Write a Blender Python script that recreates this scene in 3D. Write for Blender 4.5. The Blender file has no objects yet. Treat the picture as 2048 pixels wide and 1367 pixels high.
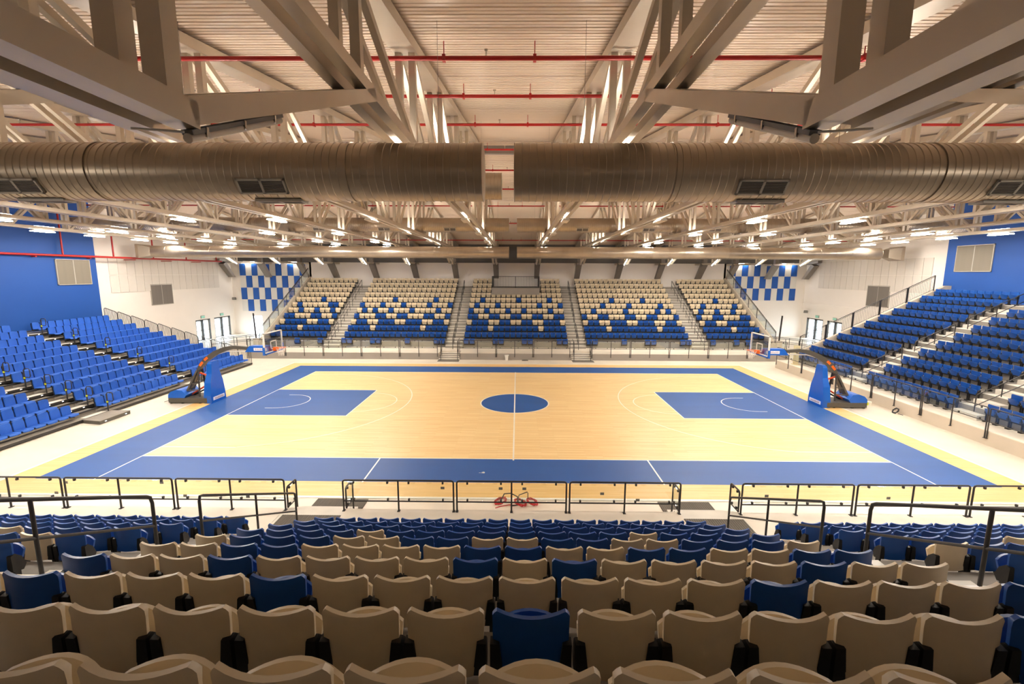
import bpy, math, random
from mathutils import Vector, Matrix
random.seed(7)
PI = math.pi
S = bpy.context.scene
COL = S.collection

# ------------------------------------------------------------------ camera, world, exposure
CAMP = Vector((0.1208, -23.815, 6.886)); PITCH, YAW, ROLL, FPX = 0.149044, -0.0116707, 0.00393809, 915.17
cf = Vector((math.sin(YAW)*math.cos(PITCH), math.cos(YAW)*math.cos(PITCH), -math.sin(PITCH)))
cr0 = Vector((math.cos(YAW), -math.sin(YAW), 0)); cu0 = cr0.cross(cf)
cr = cr0*math.cos(ROLL) + cu0*math.sin(ROLL); cu = -cr0*math.sin(ROLL) + cu0*math.cos(ROLL)
cam = bpy.data.cameras.new('camera'); cam.sensor_width = 36; cam.lens = FPX/2048*36; cam.clip_start = .05; cam.clip_end = 300
camo = bpy.data.objects.new('camera', cam); COL.objects.link(camo)
m3 = Matrix((cr, cu, -cf)).transposed(); camo.matrix_world = Matrix.Translation(CAMP) @ m3.to_4x4()
S.camera = camo
def px(p):
    d = Vector(p) - CAMP; w = d.dot(cf)
    if w < .3: return (-9999, -9999, w)
    return (1024 + FPX*d.dot(cr)/w, 683.5 - FPX*d.dot(cu)/w, w)
def inview(p, m=60):
    x, y, w = px(p); return w > .3 and -m < x < 2048+m and -m < y < 1367+m

W = bpy.data.worlds.new('sky'); S.world = W; W.use_nodes = True
bg = W.node_tree.nodes['Background']; bg.inputs[0].default_value = (.80, .90, 1.0, 1); bg.inputs[1].default_value = 9.0
S.view_settings.view_transform = 'Standard'; S.view_settings.look = 'None'; S.view_settings.gamma = 1; S.view_settings.use_curve_mapping = False
S.view_settings.exposure = 0.75
try:
    S.cycles.use_denoising = True; S.cycles.max_bounces = 7; S.cycles.diffuse_bounces = 5; S.cycles.adaptive_threshold = .03; S.cycles.glossy_bounces = 4
    S.cycles.transparent_max_bounces = 16; S.cycles.sample_clamp_indirect = 6; S.cycles.caustics_reflective = False; S.cycles.caustics_refractive = False
except Exception: pass
LAMP = 125.0          # radiance of a lit LED lens

# ------------------------------------------------------------------ materials
def lin(c):
    return tuple((v/255/12.92 if v/255 <= .04045 else ((v/255+.055)/1.055)**2.4) for v in c)
MATS = {}
def M(name, rgb, rough=.5, metal=0., var=.06, scale=4., bump=0., coat=0., spec=.5, stretch=None):
    m = bpy.data.materials.new(name); m.use_nodes = True; nt = m.node_tree; b = nt.nodes['Principled BSDF']
    c = lin(rgb); b.inputs['Roughness'].default_value = rough; b.inputs['Metallic'].default_value = metal
    b.inputs['Specular IOR Level'].default_value = spec
    if coat: b.inputs['Coat Weight'].default_value = coat; b.inputs['Coat Roughness'].default_value = .30
    tc = nt.nodes.new('ShaderNodeTexCoord'); mp = nt.nodes.new('ShaderNodeMapping'); no = nt.nodes.new('ShaderNodeTexNoise')
    nt.links.new(tc.outputs['Object'], mp.inputs[0]); nt.links.new(mp.outputs[0], no.inputs['Vector'])
    if stretch: mp.inputs['Scale'].default_value = stretch
    no.inputs['Scale'].default_value = scale; no.inputs['Detail'].default_value = 4
    r = nt.nodes.new('ShaderNodeValToRGB'); nt.links.new(no.outputs['Fac'], r.inputs[0])
    r.color_ramp.elements[0].position = .3; r.color_ramp.elements[1].position = .7
    r.color_ramp.elements[0].color = (*[max(0, v*(1-var)) for v in c], 1); r.color_ramp.elements[1].color = (*[min(1, v*(1+var)) for v in c], 1)
    nt.links.new(r.outputs[0], b.inputs['Base Color'])
    if bump:
        bp = nt.nodes.new('ShaderNodeBump'); bp.inputs['Strength'].default_value = bump; bp.inputs['Distance'].default_value = .02
        nt.links.new(no.outputs['Fac'], bp.inputs['Height']); nt.links.new(bp.outputs[0], b.inputs['Normal'])
    MATS[name] = m; return m
M('concrete', (222, 211, 194), .42, var=.10, scale=.55, coat=.15)
M('slab', (216, 206, 190), .6, var=.06, scale=1.2)
M('riser', (150, 143, 134), .75, var=.05, scale=2)
M('tier_grey', (140, 134, 126), .7, var=.06, scale=2)
M('step_pale', (214, 208, 196), .6, var=.05, scale=3)
M('kerb_wall', (196, 184, 166), .7, var=.04, scale=1)
M('base_grey', (150, 143, 135), .7, var=.04, scale=1)
M('wall_white', (238, 232, 225), .75, var=.015, scale=.6)
M('wall_blue', (12, 74, 154), .6, var=.03, scale=.5)
M('panel_blue', (18, 86, 178), .55, var=.03, scale=1)
M('panel_white', (222, 220, 216), .7, var=.02, scale=1)
M('panel_grey', (222, 216, 208), .75, var=.02, scale=1)
M('fascia', (92, 90, 88), .6, var=.05, scale=1)
M('steel', (206, 194, 176), .36, metal=.4, var=.06, scale=1.3)
M('steel_dark', (124, 117, 110), .5, var=.05, scale=2)
M('roof_sheet', (240, 222, 202), .27, metal=.15, var=.10, scale=.35, stretch=(.35, 2.5, 1))
M('galv', (168, 154, 136), .33, metal=.75, var=.10, scale=.9, stretch=(1.4, 1, 1))
M('grille_dark', (70, 66, 62), .6)
M('grille_frame', (176, 170, 160), .5, metal=.3)
M('red_pipe', (172, 26, 22), .4, var=.05)
M('chrome', (190, 186, 178), .25, metal=.9)
M('black_metal', (48, 46, 45), .45, var=.1)
M('black_plastic', (22, 20, 19), .5, var=.1)
M('seat_blue', (18, 78, 160), .36, var=.04, scale=8, bump=.03)
M('seat_cream', (226, 208, 176), .38, var=.03, scale=8, bump=.03)
M('bleacher_blue', (34, 92, 186), .62, var=.05, scale=30, bump=.05)
M('deck', (138, 130, 118), .6, var=.08, scale=3)
M('goal_blue', (8, 92, 190), .35, var=.03)
M('goal_grey', (86, 82, 74), .45, metal=.2, var=.05)
M('orange', (240, 108, 22), .4)
M('orange_red', (226, 84, 40), .45)
M('white_paint', (236, 232, 224), .35, var=.02)
M('court_line', (242, 236, 224), .3, var=.03, coat=.3)
M('net', (232, 226, 214), .8)
M('label_white', (226, 226, 236), .5, var=.02)
M('label_ink', (176, 150, 156), .6)
M('yellow', (214, 224, 30), .5)
M('mat_dark', (104, 98, 90), .85, var=.15, scale=60, bump=.3)
M('louvre', (128, 120, 106), .6, var=.05)
M('louvre_grey', (118, 112, 106), .6, var=.05)
M('cable_red', (196, 38, 40), .5)
M('cable_black', (34, 34, 36), .5)
M('exit_green', (150, 214, 196), .5)
M('cream_post', (214, 200, 158), .6)
M('plastic_grey', (120, 118, 114), .5)
M('outside', (214, 216, 218), .9)
def emis(name, rgb, s):
    m = bpy.data.materials.new(name); m.use_nodes = True; b = m.node_tree.nodes['Principled BSDF']
    b.inputs['Base Color'].default_value = (*lin(rgb), 1); b.inputs['Emission Color'].default_value = (*lin(rgb), 1); b.inputs['Emission Strength'].default_value = s
    MATS[name] = m
WARM = (255, 245, 232); emis('led_lit', WARM, LAMP*.6); emis('led_court', WARM, LAMP*1.3); emis('led_side', WARM, LAMP*.85); emis('added_up', WARM, LAMP*.22); emis('added_up_centre', WARM, LAMP*.36); emis('added_up_side', WARM, LAMP*.2)  # the three up materials glow on strips added to brighten the ceiling
M('led_off', (226, 214, 196), .4, var=.02)
emis('step_led', (255, 255, 255), 3.0)
def glass(name, tint, alpha_mix=.12, rough=.03):
    m = bpy.data.materials.new(name); m.use_nodes = True; nt = m.node_tree; nt.nodes.clear()
    o = nt.nodes.new('ShaderNodeOutputMaterial'); mx = nt.nodes.new('ShaderNodeMixShader'); t = nt.nodes.new('ShaderNodeBsdfTransparent'); g = nt.nodes.new('ShaderNodeBsdfGlossy')
    lw = nt.nodes.new('ShaderNodeLayerWeight'); lw.inputs['Blend'].default_value = .25; f = nt.nodes.new('ShaderNodeMath'); f.operation = 'MULTIPLY_ADD'; f.inputs[1].default_value = .45; f.inputs[2].default_value = .035
    nt.links.new(lw.outputs['Facing'], f.inputs[0]); f.use_clamp = True
    t.inputs[0].default_value = (*tint, 1); g.inputs['Roughness'].default_value = rough
    nt.links.new(f.outputs[0], mx.inputs[0]); nt.links.new(t.outputs[0], mx.inputs[1]); nt.links.new(g.outputs[0], mx.inputs[2]); nt.links.new(mx.outputs[0], o.inputs[0])
    MATS[name] = m
glass('glass', (.955, .985, .97)); glass('glass_board', (.80, .82, .84))
def court_mat(name, c1, c2, c3):
    m = bpy.data.materials.new(name); m.use_nodes = True; nt = m.node_tree; b = nt.nodes['Principled BSDF']
    b.inputs['Roughness'].default_value = .45; b.inputs['Coat Weight'].default_value = .30; b.inputs['Coat Roughness'].default_value = .30; b.inputs['Specular IOR Level'].default_value = .35
    tc = nt.nodes.new('ShaderNodeTexCoord'); br = nt.nodes.new('ShaderNodeTexBrick'); nt.links.new(tc.outputs['Object'], br.inputs['Vector'])
    br.inputs['Scale'].default_value = 1; br.inputs['Brick Width'].default_value = 1.7; br.inputs['Row Height'].default_value = .075; br.inputs['Mortar Size'].default_value = .0012
    br.inputs['Color1'].default_value = (*lin(c1), 1); br.inputs['Color2'].default_value = (*lin(c2), 1); br.inputs['Mortar'].default_value = (*lin(c3), 1); br.offset_frequency = 2; br.offset = .37
    no = nt.nodes.new('ShaderNodeTexNoise'); mp = nt.nodes.new('ShaderNodeMapping'); mp.inputs['Scale'].default_value = (.6, 9, 1)
    nt.links.new(tc.outputs['Object'], mp.inputs[0]); nt.links.new(mp.outputs[0], no.inputs['Vector']); no.inputs['Scale'].default_value = 1.1; no.inputs['Detail'].default_value = 6
    mx = nt.nodes.new('ShaderNodeMix'); mx.data_type = 'RGBA'; mx.blend_type = 'MULTIPLY'; mx.inputs[0].default_value = .5
    rp = nt.nodes.new('ShaderNodeValToRGB'); rp.color_ramp.elements[0].position = .3; rp.color_ramp.elements[0].color = (.78, .72, .62, 1); rp.color_ramp.elements[1].position = .75
    nt.links.new(no.outputs['Fac'], rp.inputs[0]); nt.links.new(br.outputs['Color'], mx.inputs[6]); nt.links.new(rp.outputs[0], mx.inputs[7])
    nt.links.new(mx.outputs[2], b.inputs['Base Color']); MATS[name] = m
court_mat('wood', (245, 216, 160), (236, 200, 140), (200, 158, 102))
court_mat('wood_edge', (244, 204, 138), (236, 192, 120), (200, 154, 92))
M('court_blue', (26, 80, 148), .5, var=.08, scale=.7, coat=.08, stretch=(.25, 1.6, 1))

# ------------------------------------------------------------------ mesh building
class MB:
    def __init__(s): s.v = []; s.f = []; s.mi = []; s.cur = 0
    def mat(s, i): s.cur = i; return s
    def face(s, *ix): s.f.append(tuple(ix)); s.mi.append(s.cur)
    def hexa(s, P):
        n = len(s.v); s.v += [tuple(p) for p in P]
        for q in ((0,3,2,1),(4,5,6,7),(0,1,5,4),(1,2,6,5),(2,3,7,6),(3,0,4,7)): s.face(*[n+i for i in q])
        return s
    def box(s, x0, y0, z0, x1, y1, z1):
        return s.hexa([(x0,y0,z0),(x1,y0,z0),(x1,y1,z0),(x0,y1,z0),(x0,y0,z1),(x1,y0,z1),(x1,y1,z1),(x0,y1,z1)])
    def bar(s, p, q, w, h, side=None):
        p, q = Vector(p), Vector(q); d = (q-p).normalized()
        if side is None: side = d.cross(Vector((0,0,1)))
        else: side = Vector(side)
        if side.length < 1e-5: side = Vector((1,0,0))
        side.normalize(); up = side.cross(d).normalized()
        c = [(-w/2,-h/2),(w/2,-h/2),(w/2,h/2),(-w/2,h/2)]
        n = len(s.v)
        for e in (p, q): s.v += [tuple(e+side*a+up*b) for a, b in c]
        for k in range(4): s.face(n+k, n+(k+1)%4, n+4+(k+1)%4, n+4+k)
        s.face(n+3, n+2, n+1, n); s.face(n+4, n+5, n+6, n+7); return s
    def tube(s, pts, r, n=8, closed=False):
        P = [Vector(p) for p in pts]; m = len(P); base = len(s.v); prev = None
        for i, p in enumerate(P):
            if closed: t = (P[(i+1)%m]-P[i-1])
            else: t = P[min(i+1, m-1)]-P[max(i-1, 0)]
            t.normalize()
            if prev is None:
                a = Vector((0,0,1)) if abs(t.z) < .9 else Vector((1,0,0)); u = t.cross(a).normalized()
            else:
                u = (prev - t*prev.dot(t)); u = u.normalized() if u.length > 1e-6 else t.cross(Vector((0,0,1))).normalized()
            prev = u; w = t.cross(u)
            s.v += [tuple(p+(u*math.cos(2*PI*k/n)+w*math.sin(2*PI*k/n))*r) for k in range(n)]
        for i in range(m if closed else m-1):
            a, b = base+i*n, base+((i+1)%m)*n
            for k in range(n): s.face(a+k, a+(k+1)%n, b+(k+1)%n, b+k)
        if not closed:
            s.face(*[base+k for k in reversed(range(n))]); s.face(*[base+(m-1)*n+k for k in range(n)])
        return s
    def prism(s, poly, fn, a0, a1):
        n = len(s.v); m = len(poly); s.v += [fn(p, a0) for p in poly] + [fn(p, a1) for p in poly]
        for k in range(m): s.face(n+k, n+(k+1)%m, n+m+(k+1)%m, n+m+k)
        s.face(*[n+k for k in reversed(range(m))]); s.face(*[n+m+k for k in range(m)]); return s
    def shell(s, front, back):
        nu, nv = len(front[0]), len(front); n = len(s.v)
        for g in (front, back):
            for row in g: s.v += [tuple(p) for p in row]
        o = nu*nv; I = lambda l, j, i: n+l*o+j*nu+i
        for j in range(nv-1):
            for i in range(nu-1):
                s.face(I(0,j,i), I(0,j,i+1), I(0,j+1,i+1), I(0,j+1,i)); s.face(I(1,j,i), I(1,j+1,i), I(1,j+1,i+1), I(1,j,i+1))
        for j in range(nv-1):
            s.face(I(0,j,0), I(0,j+1,0), I(1,j+1,0), I(1,j,0)); s.face(I(0,j,nu-1), I(1,j,nu-1), I(1,j+1,nu-1), I(0,j+1,nu-1))
        for i in range(nu-1):
            s.face(I(0,0,i), I(1,0,i), I(1,0,i+1), I(0,0,i+1)); s.face(I(0,nv-1,i), I(0,nv-1,i+1), I(1,nv-1,i+1), I(1,nv-1,i))
        return s
    def disc(s, c, r0, r1, z, n=64, a0=0, a1=2*PI):
        base = len(s.v)
        for k in range(n+1):
            a = a0+(a1-a0)*k/n
            s.v += [(c[0]+r0*math.cos(a), c[1]+r0*math.sin(a), z), (c[0]+r1*math.cos(a), c[1]+r1*math.sin(a), z)]
        for k in range(n): s.face(base+2*k, base+2*k+1, base+2*k+3, base+2*k+2)
        return s
    def append(s, other, T, mi=None):
        n = len(s.v); s.v += [tuple(T @ Vector(p)) for p in other.v]
        for f, i in zip(other.f, other.mi): s.f.append(tuple(n+k for k in f)); s.mi.append(i if mi is None else mi)
        return s
    def mesh(s, name, mats, smooth=None):
        me = bpy.data.meshes.new(name); me.from_pydata(s.v, [], s.f)
        for m in (mats if isinstance(mats, (list, tuple)) else [mats]): me.materials.append(MATS[m])
        if any(s.mi): me.polygons.foreach_set('material_index', s.mi)
        if smooth is not None:
            me.polygons.foreach_set('use_smooth', [True]*len(me.polygons)); me.set_sharp_from_angle(angle=math.radians(smooth))
        me.update(); return me
    def build(s, name, mats, parent=None, smooth=None): return obj(name, s.mesh(name, mats, smooth), parent)
def obj(name, me, parent=None, loc=None, rz=None):
    o = bpy.data.objects.new(name, me); COL.objects.link(o)
    if parent: o.parent = parent
    if loc: o.location = loc
    if rz: o.rotation_euler = (0, 0, rz)
    return o
def tag(o, label, cat, group=None):
    o['label'] = label; o['category'] = cat
    if group: o['group'] = group
    return o
def thing(name, label, cat, loc=(0,0,0), rz=0, group=None):
    return tag(obj(name, None, None, loc, rz), label, cat, group)
def struct(o): o['kind'] = 'structure'; return o
def box(name, m, x0, y0, z0, x1, y1, z1, parent=None):
    return MB().box(min(x0,x1), min(y0,y1), min(z0,z1), max(x0,x1), max(y0,y1), max(z0,z1)).build(name, m, parent)
ORD = ['first','second','third','fourth','fifth','sixth','seventh','eighth','ninth','tenth','eleventh','twelfth','thirteenth','fourteenth','fifteenth','sixteenth','seventeenth','eighteenth','nineteenth','twentieth']

# ------------------------------------------------------------------ layout constants
WX, BX, WY, FY = 31.7, 31.0, 27.2, 25.0         # side walls, blue lining, corner walls, wall behind far stand
TR = [s*(2.1+4.2*k) for k in range(7) for s in (-1, 1)]
def roofz(y): return 13.15-.143*abs(y)           # underside of the truss top chords
FAR = lambda i: (24.56-.855*i, 6.327-.455*i)     # back-top of a seat in row i: y, z
NEAR = lambda i: (-(25.08-.914*i), 6.751-.45*i+(.045 if i == 3 else 0))
RGT = lambda i: (20.55+.93*i, 1.38+.452*i)
LFT = lambda i: (-(20.5+.98*i), .80+.29*i)

# ------------------------------------------------------------------ floor and court
fl = struct(MB().box(-WX, -28, -.3, WX, WY, 0).build('floor', 'concrete'))
out = struct(MB().box(-70, -60, -.5, 70, 70, -.35).build('ground_outside', 'outside'))
ct = struct(MB().box(-17, -10.5, 0, 17, 10.5, .012).build('floor_court', 'wood'))
ZC = .0135
def mark(name, m, x0, y0, x1, y1, z=ZC): return box(name, m, x0, y0, .012, x1, y1, z, ct)
mark('white_edge', 'court_line', -17.12, -10.62, 17.12, -10.5, .013); mark('white_edge', 'court_line', -17.12, 10.5, 17.12, 10.62, .013)
mark('white_edge', 'court_line', -17.12, -10.5, -17, 10.5, .013); mark('white_edge', 'court_line', 17, -10.5, 17.12, 10.5, .013)
mark('wood_border', 'wood_edge', -17, -10.5, -16.05, 10.5); mark('wood_border', 'wood_edge', 16.05, -10.5, 17, 10.5)
mark('wood_border', 'wood_edge', -16.05, 9.5, 16.05, 10.5); mark('wood_border', 'wood_edge', -16.05, -10.5, 16.05, -9.5)
for a in ((-16.05, -9.5, -14.05, 9.5), (14.05, -9.5, 16.05, 9.5), (-14.05, 7.55, 14.05, 9.5), (-14.05, -9.5, 14.05, -7.55)): mark('blue_border', 'court_blue', *a)
for s in (-1, 1): mark('blue_key', 'court_blue', s*14, -2.45, s*8.2, 2.45)
MB().disc((0, 0), 0, 1.8, .0140).build('blue_circle', 'court_blue', ct)
ZL = .0155
def line(x0, y0, x1, y1): return mark('line', 'court_line', x0, y0, x1, y1, ZL)
for s in (-1, 1):
    line(-14.05, s*7.5, 14.05, s*7.55); line(s*14, -9.55, s*14.05, 7.5)
    line(s*14, 2.45, s*8.2, 2.5); line(s*14, -2.5, s*8.2, -2.45); line(s*8.2, -2.5, s*8.15, 2.5)
    line(s*5-.025, -9.55, s*5+.025, -7.55)
    MB().disc((s*8.2, 0), 1.77, 1.82, ZL+.0005, 40, PI/2 if s > 0 else -PI/2, 3*PI/2 if s > 0 else PI/2).build('free_throw_arc', 'court_line', ct)
    hx = s*(14-1.575); a = math.asin(6.6/6.75)
    MB().disc((hx, 0), 6.70, 6.75, ZL, 64, (PI-a if s > 0 else -a), (PI+a if s > 0 else a)).build('three_point_arc', 'court_line', ct)
    for t in (-1, 1): line(s*14, t*6.6-.025, s*(14-1.575-1.4), t*6.6+.025)
    MB().disc((hx, 0), 1.25, 1.30, ZL+.0005, 32, PI/2 if s > 0 else -PI/2, 3*PI/2 if s > 0 else PI/2).build('no_charge_arc', 'court_line', ct)
    for t in (-1, 1): line(hx, t*1.275-.025, hx+s*.375, t*1.275+.025)
line(-.03, -7.65, .03, 7.65)
MB().disc((0, 0), 1.78, 1.85, ZL+.0003).build('centre_circle_line', 'court_line', ct)

# ------------------------------------------------------------------ walls
def wall_y(name, m, y0, y1, x0, x1, z0, z1, holes=()):
    b = MB(); xs = sorted([(h[0], h[1], h[2], h[3]) for h in holes]); cur = x0
    for hx0, hx1, hz0, hz1 in xs:
        b.box(cur, y0, z0, hx0, y1, z1); b.box(hx0, y0, hz1, hx1, y1, z1)
        if hz0 > z0: b.box(hx0, y0, z0, hx1, y1, hz0)
        cur = hx1
    b.box(cur, y0, z0, x1, y1, z1); return struct(b.build(name, m))
def wall_x(name, m, x0, x1, y0, y1, z0, z1, holes=()):
    b = MB(); cur = y0
    for hy0, hy1, hz0, hz1 in sorted(holes):
        b.box(x0, cur, z0, x1, hy0, z1); b.box(x0, hy0, hz1, x1, hy1, z1)
        if hz0 > z0: b.box(x0, hy0, z0, x1, hy1, hz0)
        cur = hy1
    b.box(x0, cur, z0, x1, y1, z1); return struct(b.build(name, m))
DOORS = [(20.85, 23.0), (23.65, 26.3)]
wl = wall_x('wall_left', 'wall_white', -WX-.3, -WX, -28, WY+.3, 0, 14, [(a, b, 0, 2.15) for a, b in DOORS])
wr = wall_x('wall_right', 'wall_white', WX, WX+.3, -28, WY+.3, 0, 14, [(a, b, 0, 2.25) for a, b in DOORS])
wbl = wall_x('wall_blue_left', 'wall_blue', -WX, -BX, -28, 10.05, 0, 13.6)
wbr = wall_x('wall_blue_right', 'wall_blue', BX, WX, -28, 10.05, 0, 13.6)
wf = wall_y('wall_far', 'wall_white', FY, FY+.3, -21.95, 21.95, 0, 10.4)
wcl = wall_y('wall_corner_left', 'wall_white', WY, WY+.3, -WX, -21.95, 0, 10.2, [(-29.8, -28.55, 0, 2.1)])
wcr = wall_y('wall_corner_right', 'wall_white', WY, WY+.3, 21.95, WX, 0, 10.2)
for s in (-1, 1): struct(MB().box(min(s*21.95, s*21.75), FY, 0, max(s*21.95, s*21.75), WY+.3, 10.2).build('wall_return', 'wall_white'))
wn = wall_y('wall_near', 'wall_white', -26.0, -25.7, -WX-.3, WX+.3, 0, 11)
struct(MB().box(-21.95, FY-.05, 7.95, 21.95, FY, 10.0).build('trim_fascia', 'fascia'))
for s in (-1, 1): struct(MB().box(min(s*21.95, s*WX), WY-.05, 7.98, max(s*21.95, s*WX), WY, 9.9).build('trim_fascia', 'fascia'))
struct(MB().box(WX-.12, 10.05, 3.25, WX, WY, 3.8).build('trim_ledge', 'wall_white'))
# checkerboard acoustic panels on the corner walls
PW, PH = .668, 1.315
pm = {k: MB().box(.012, -.05, .012, PW-.012, 0, PH-.012).mesh('acoustic_panel', k) for k in ('panel_blue', 'panel_white')}
for r in range(4):
    for c in range(11):
        blue = ((r+c) % 2 == 0) if c < 4 or r > 0 else ((r+c) % 2 == 0)
        obj('panel', pm['panel_blue' if blue else 'panel_white'], wcl, (-30.72+c*PW, WY, 7.83-(r+1)*PH))
for r in range(3):
    for c in range(11):
        blue = (r+c) % 2 == 0
        obj('panel', pm['panel_blue' if blue else 'panel_white'], wcr, (30.68-(c+1)*PW, WY, 7.96-(r+1)*PH))
# pale acoustic panel fields on the side walls
am = MB().box(0, .015, .015, .06, .80, 1.355).mesh('acoustic_panel', 'panel_grey')
for s, wp in ((-1, wl), (1, wr)):
    for r in range(2):
        for c in range(16):
            obj('panel', am, wp, (s*WX-(.06 if s > 0 else 0), 11.8+c*.82, (5.24 if s < 0 else 5.45)+r*1.375))
# louvred grey ventilation panels: frame, mullion, slats
def louvre(label, s, x, y0, y1, z0, z1, m):
    t = thing('louvre_panel', label, 'vent', (x, y0, z0)); h, w = z1-z0, y1-y0; e = -s*.07
    fr = MB(); X = sorted((0, e))
    for a in ((0, 0, w, .05), (0, h-.05, w, h), (0, 0, .05, h), (w-.05, 0, w, h), (w/2-.03, 0, w/2+.03, h)): fr.box(X[0], a[0], a[1], X[1], a[2], a[3])
    fr.build('frame', 'grille_frame', t)
    n = 14; sm = {}
    for half in (0, 1):
        ya, yb = (.05, w/2-.03) if half == 0 else (w/2+.03, w-.05)
        if 'a' not in sm:
            b = MB(); b.hexa([(0, 0, 0), (0, yb-ya, 0), (e*.9, yb-ya, -.03), (e*.9, 0, -.03), (0, 0, (h-.1)/n*.96), (0, yb-ya, (h-.1)/n*.96), (e*.9, yb-ya, (h-.1)/n*.8), (e*.9, 0, (h-.1)/n*.8)]); sm['a'] = b.mesh('slat', m)
        for k in range(n): obj('slat', sm['a'], t, (0, ya, .05+k*(h-.1)/n))
louvre('tan louvred panel high on the blue wall above the retractable stand', -1, -BX, 7.0, 9.5, 5.97, 7.72, 'louvre')
louvre('grey louvred panel low on the white wall behind the hooped railing', -1, -WX, 15.65, 18.15, 4.0, 5.82, 'louvre_grey')
louvre('tan louvred panel high on the blue wall above the glass-railed end stand', 1, BX, 6.73, 9.3, 7.1, 8.9, 'louvre')
louvre('grey louvred panel on the white wall behind the sloping barred railing', 1, WX, 15.55, 18.05, 4.1, 5.95, 'louvre_grey')
# doors: frames, glazed leaves
def door(n, wallo, s, y0, y1, h):
    d = struct(obj('door_%d' % n, None, None, (s*WX, y0, 0)))
    w = y1-y0; f = MB(); X = (0, s*.3) if s > 0 else (-.3, 0)
    f.box(X[0], 0, 0, X[1], .07, h); f.box(X[0], w-.07, 0, X[1], w, h); f.box(X[0], 0, h-.07, X[1], w, h); f.box(X[0], w/2-.04, 0, X[1], w/2+.04, h)
    f.build('door_frame', 'black_metal', d)
    for k in range(2):
        a = .07 if k == 0 else w/2+.04; b = w/2-.04 if k == 0 else w-.07
        l = MB()
        for q in ((a, 0, a+.08, h-.07), (b-.08, 0, b, h-.07), (a, 0, b, .12), (a, h-.17, b, h-.07), (a, 1.0, b, 1.06)): l.box(s*.14, q[0], q[1], s*.14+s*.05, q[2], q[3]) if s > 0 else l.box(s*.19, q[0], q[1], s*.14, q[2], q[3])
        lo = l.build('door_leaf', 'white_paint' if k else 'plastic_grey', d)
        MB().box(min(s*.16, s*.17), a+.08, .12, max(s*.16, s*.17), b-.08, h-.17).build('pane', 'glass', lo)
    return d
n = 1
for s, wp, h in ((-1, wl, 2.15), (1, wr, 2.25)):
    for a, b in DOORS: door(n, wp, s, a, b, h); n += 1
d = struct(obj('door_5', None, None, (-29.8, WY, 0)))
f = MB(); f.box(0, 0, 0, .06, .3, 2.1); f.box(1.19, 0, 0, 1.25, .3, 2.1); f.box(0, 0, 2.04, 1.25, .3, 2.1); f.build('door_frame', 'white_paint', d)
for i, (s, y, h) in enumerate(((-1, 21.9, 2.27), (-1, 24.9, 2.27), (1, 21.9, 2.37), (1, 24.6, 2.37))):
    t = thing('exit_sign', 'small pale green exit sign above the %s door of the %s wall' % (('inner', 'corner')[i % 2], ('retractable stand side', 'end stand side')[i//2]), 'sign', (s*WX, y, h))
    MB().box(-.05 if s > 0 else 0, -.28, 0, 0 if s > 0 else .05, .28, .26).build('housing', 'plastic_grey', t)
    MB().box(-.06 if s > 0 else .05, -.26, .02, -.05 if s > 0 else .06, .26, .24).build('face', 'exit_green', t)
# small wall fittings
for s, y, z, lab in ((-1, 26.9, 4.0, 'small grey loudspeaker in the corner beside the chequered wall'), (1, 26.2, 2.9, 'small brown loudspeaker in the corner above the glazed doors')):
    t = thing('wall_speaker', lab, 'speaker', (s*(WX-.02), y, z))
    MB().bar((0, 0, 0), (-s*.25, -.1, 0), .05, .05).build('arm', 'plastic_grey', t)
    MB().hexa([(-s*.2, -.3, -.14), (-s*.5, -.2, -.14), (-s*.5, 0, -.14), (-s*.2, .05, -.14), (-s*.22, -.28, .14), (-s*.46, -.2, .14), (-s*.46, 0, .14), (-s*.22, .04, .14)]).build('cabinet', 'plastic_grey', t)

# ------------------------------------------------------------------ ceiling: sheets laid in strips
ceil = struct(MB().hexa([(-WX-.3, -28.3, roofz(28.3)+.40), (WX+.3, -28.3, roofz(28.3)+.40), (WX+.3, 0, roofz(0)+.40), (-WX-.3, 0, roofz(0)+.40), (-WX-.3, -28.3, roofz(28.3)+.5), (WX+.3, -28.3, roofz(28.3)+.5), (WX+.3, 0, roofz(0)+.5), (-WX-.3, 0, roofz(0)+.5)])
    .hexa([(-WX-.3, 0, roofz(0)+.40), (WX+.3, 0, roofz(0)+.40), (WX+.3, 27.8, roofz(27.8)+.40), (-WX-.3, 27.8, roofz(27.8)+.40), (-WX-.3, 0, roofz(0)+.5), (WX+.3, 0, roofz(0)+.5), (WX+.3, 27.8, roofz(27.8)+.5), (-WX-.3, 27.8, roofz(27.8)+.5)]).build('ceiling', 'roof_sheet'))
SW = .30
prof = [(0, .12), (.012, .10), (.026, .0), (.132, .0), (.140, .03), (.160, .03), (.168, .0), (.274, .0), (.288, .10), (.30, .12)]
for s in (-1, 1):
    b = MB(); b.prism([(s*a, c) for a, c in prof], lambda p, x: (x, p[0], p[1]-.143*abs(p[0])), -WX, WX)
    me = b.mesh('sheet', 'roof_sheet')
    for k in range(92):
        y = s*k*SW
        obj('sheet', me, ceil, (0, y, roofz(y)+.27))
struct(MB().box(-WX, -.12, 12.72, WX, .12, 13.1).build('trim_ridge_beam', 'steel_dark'))

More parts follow.
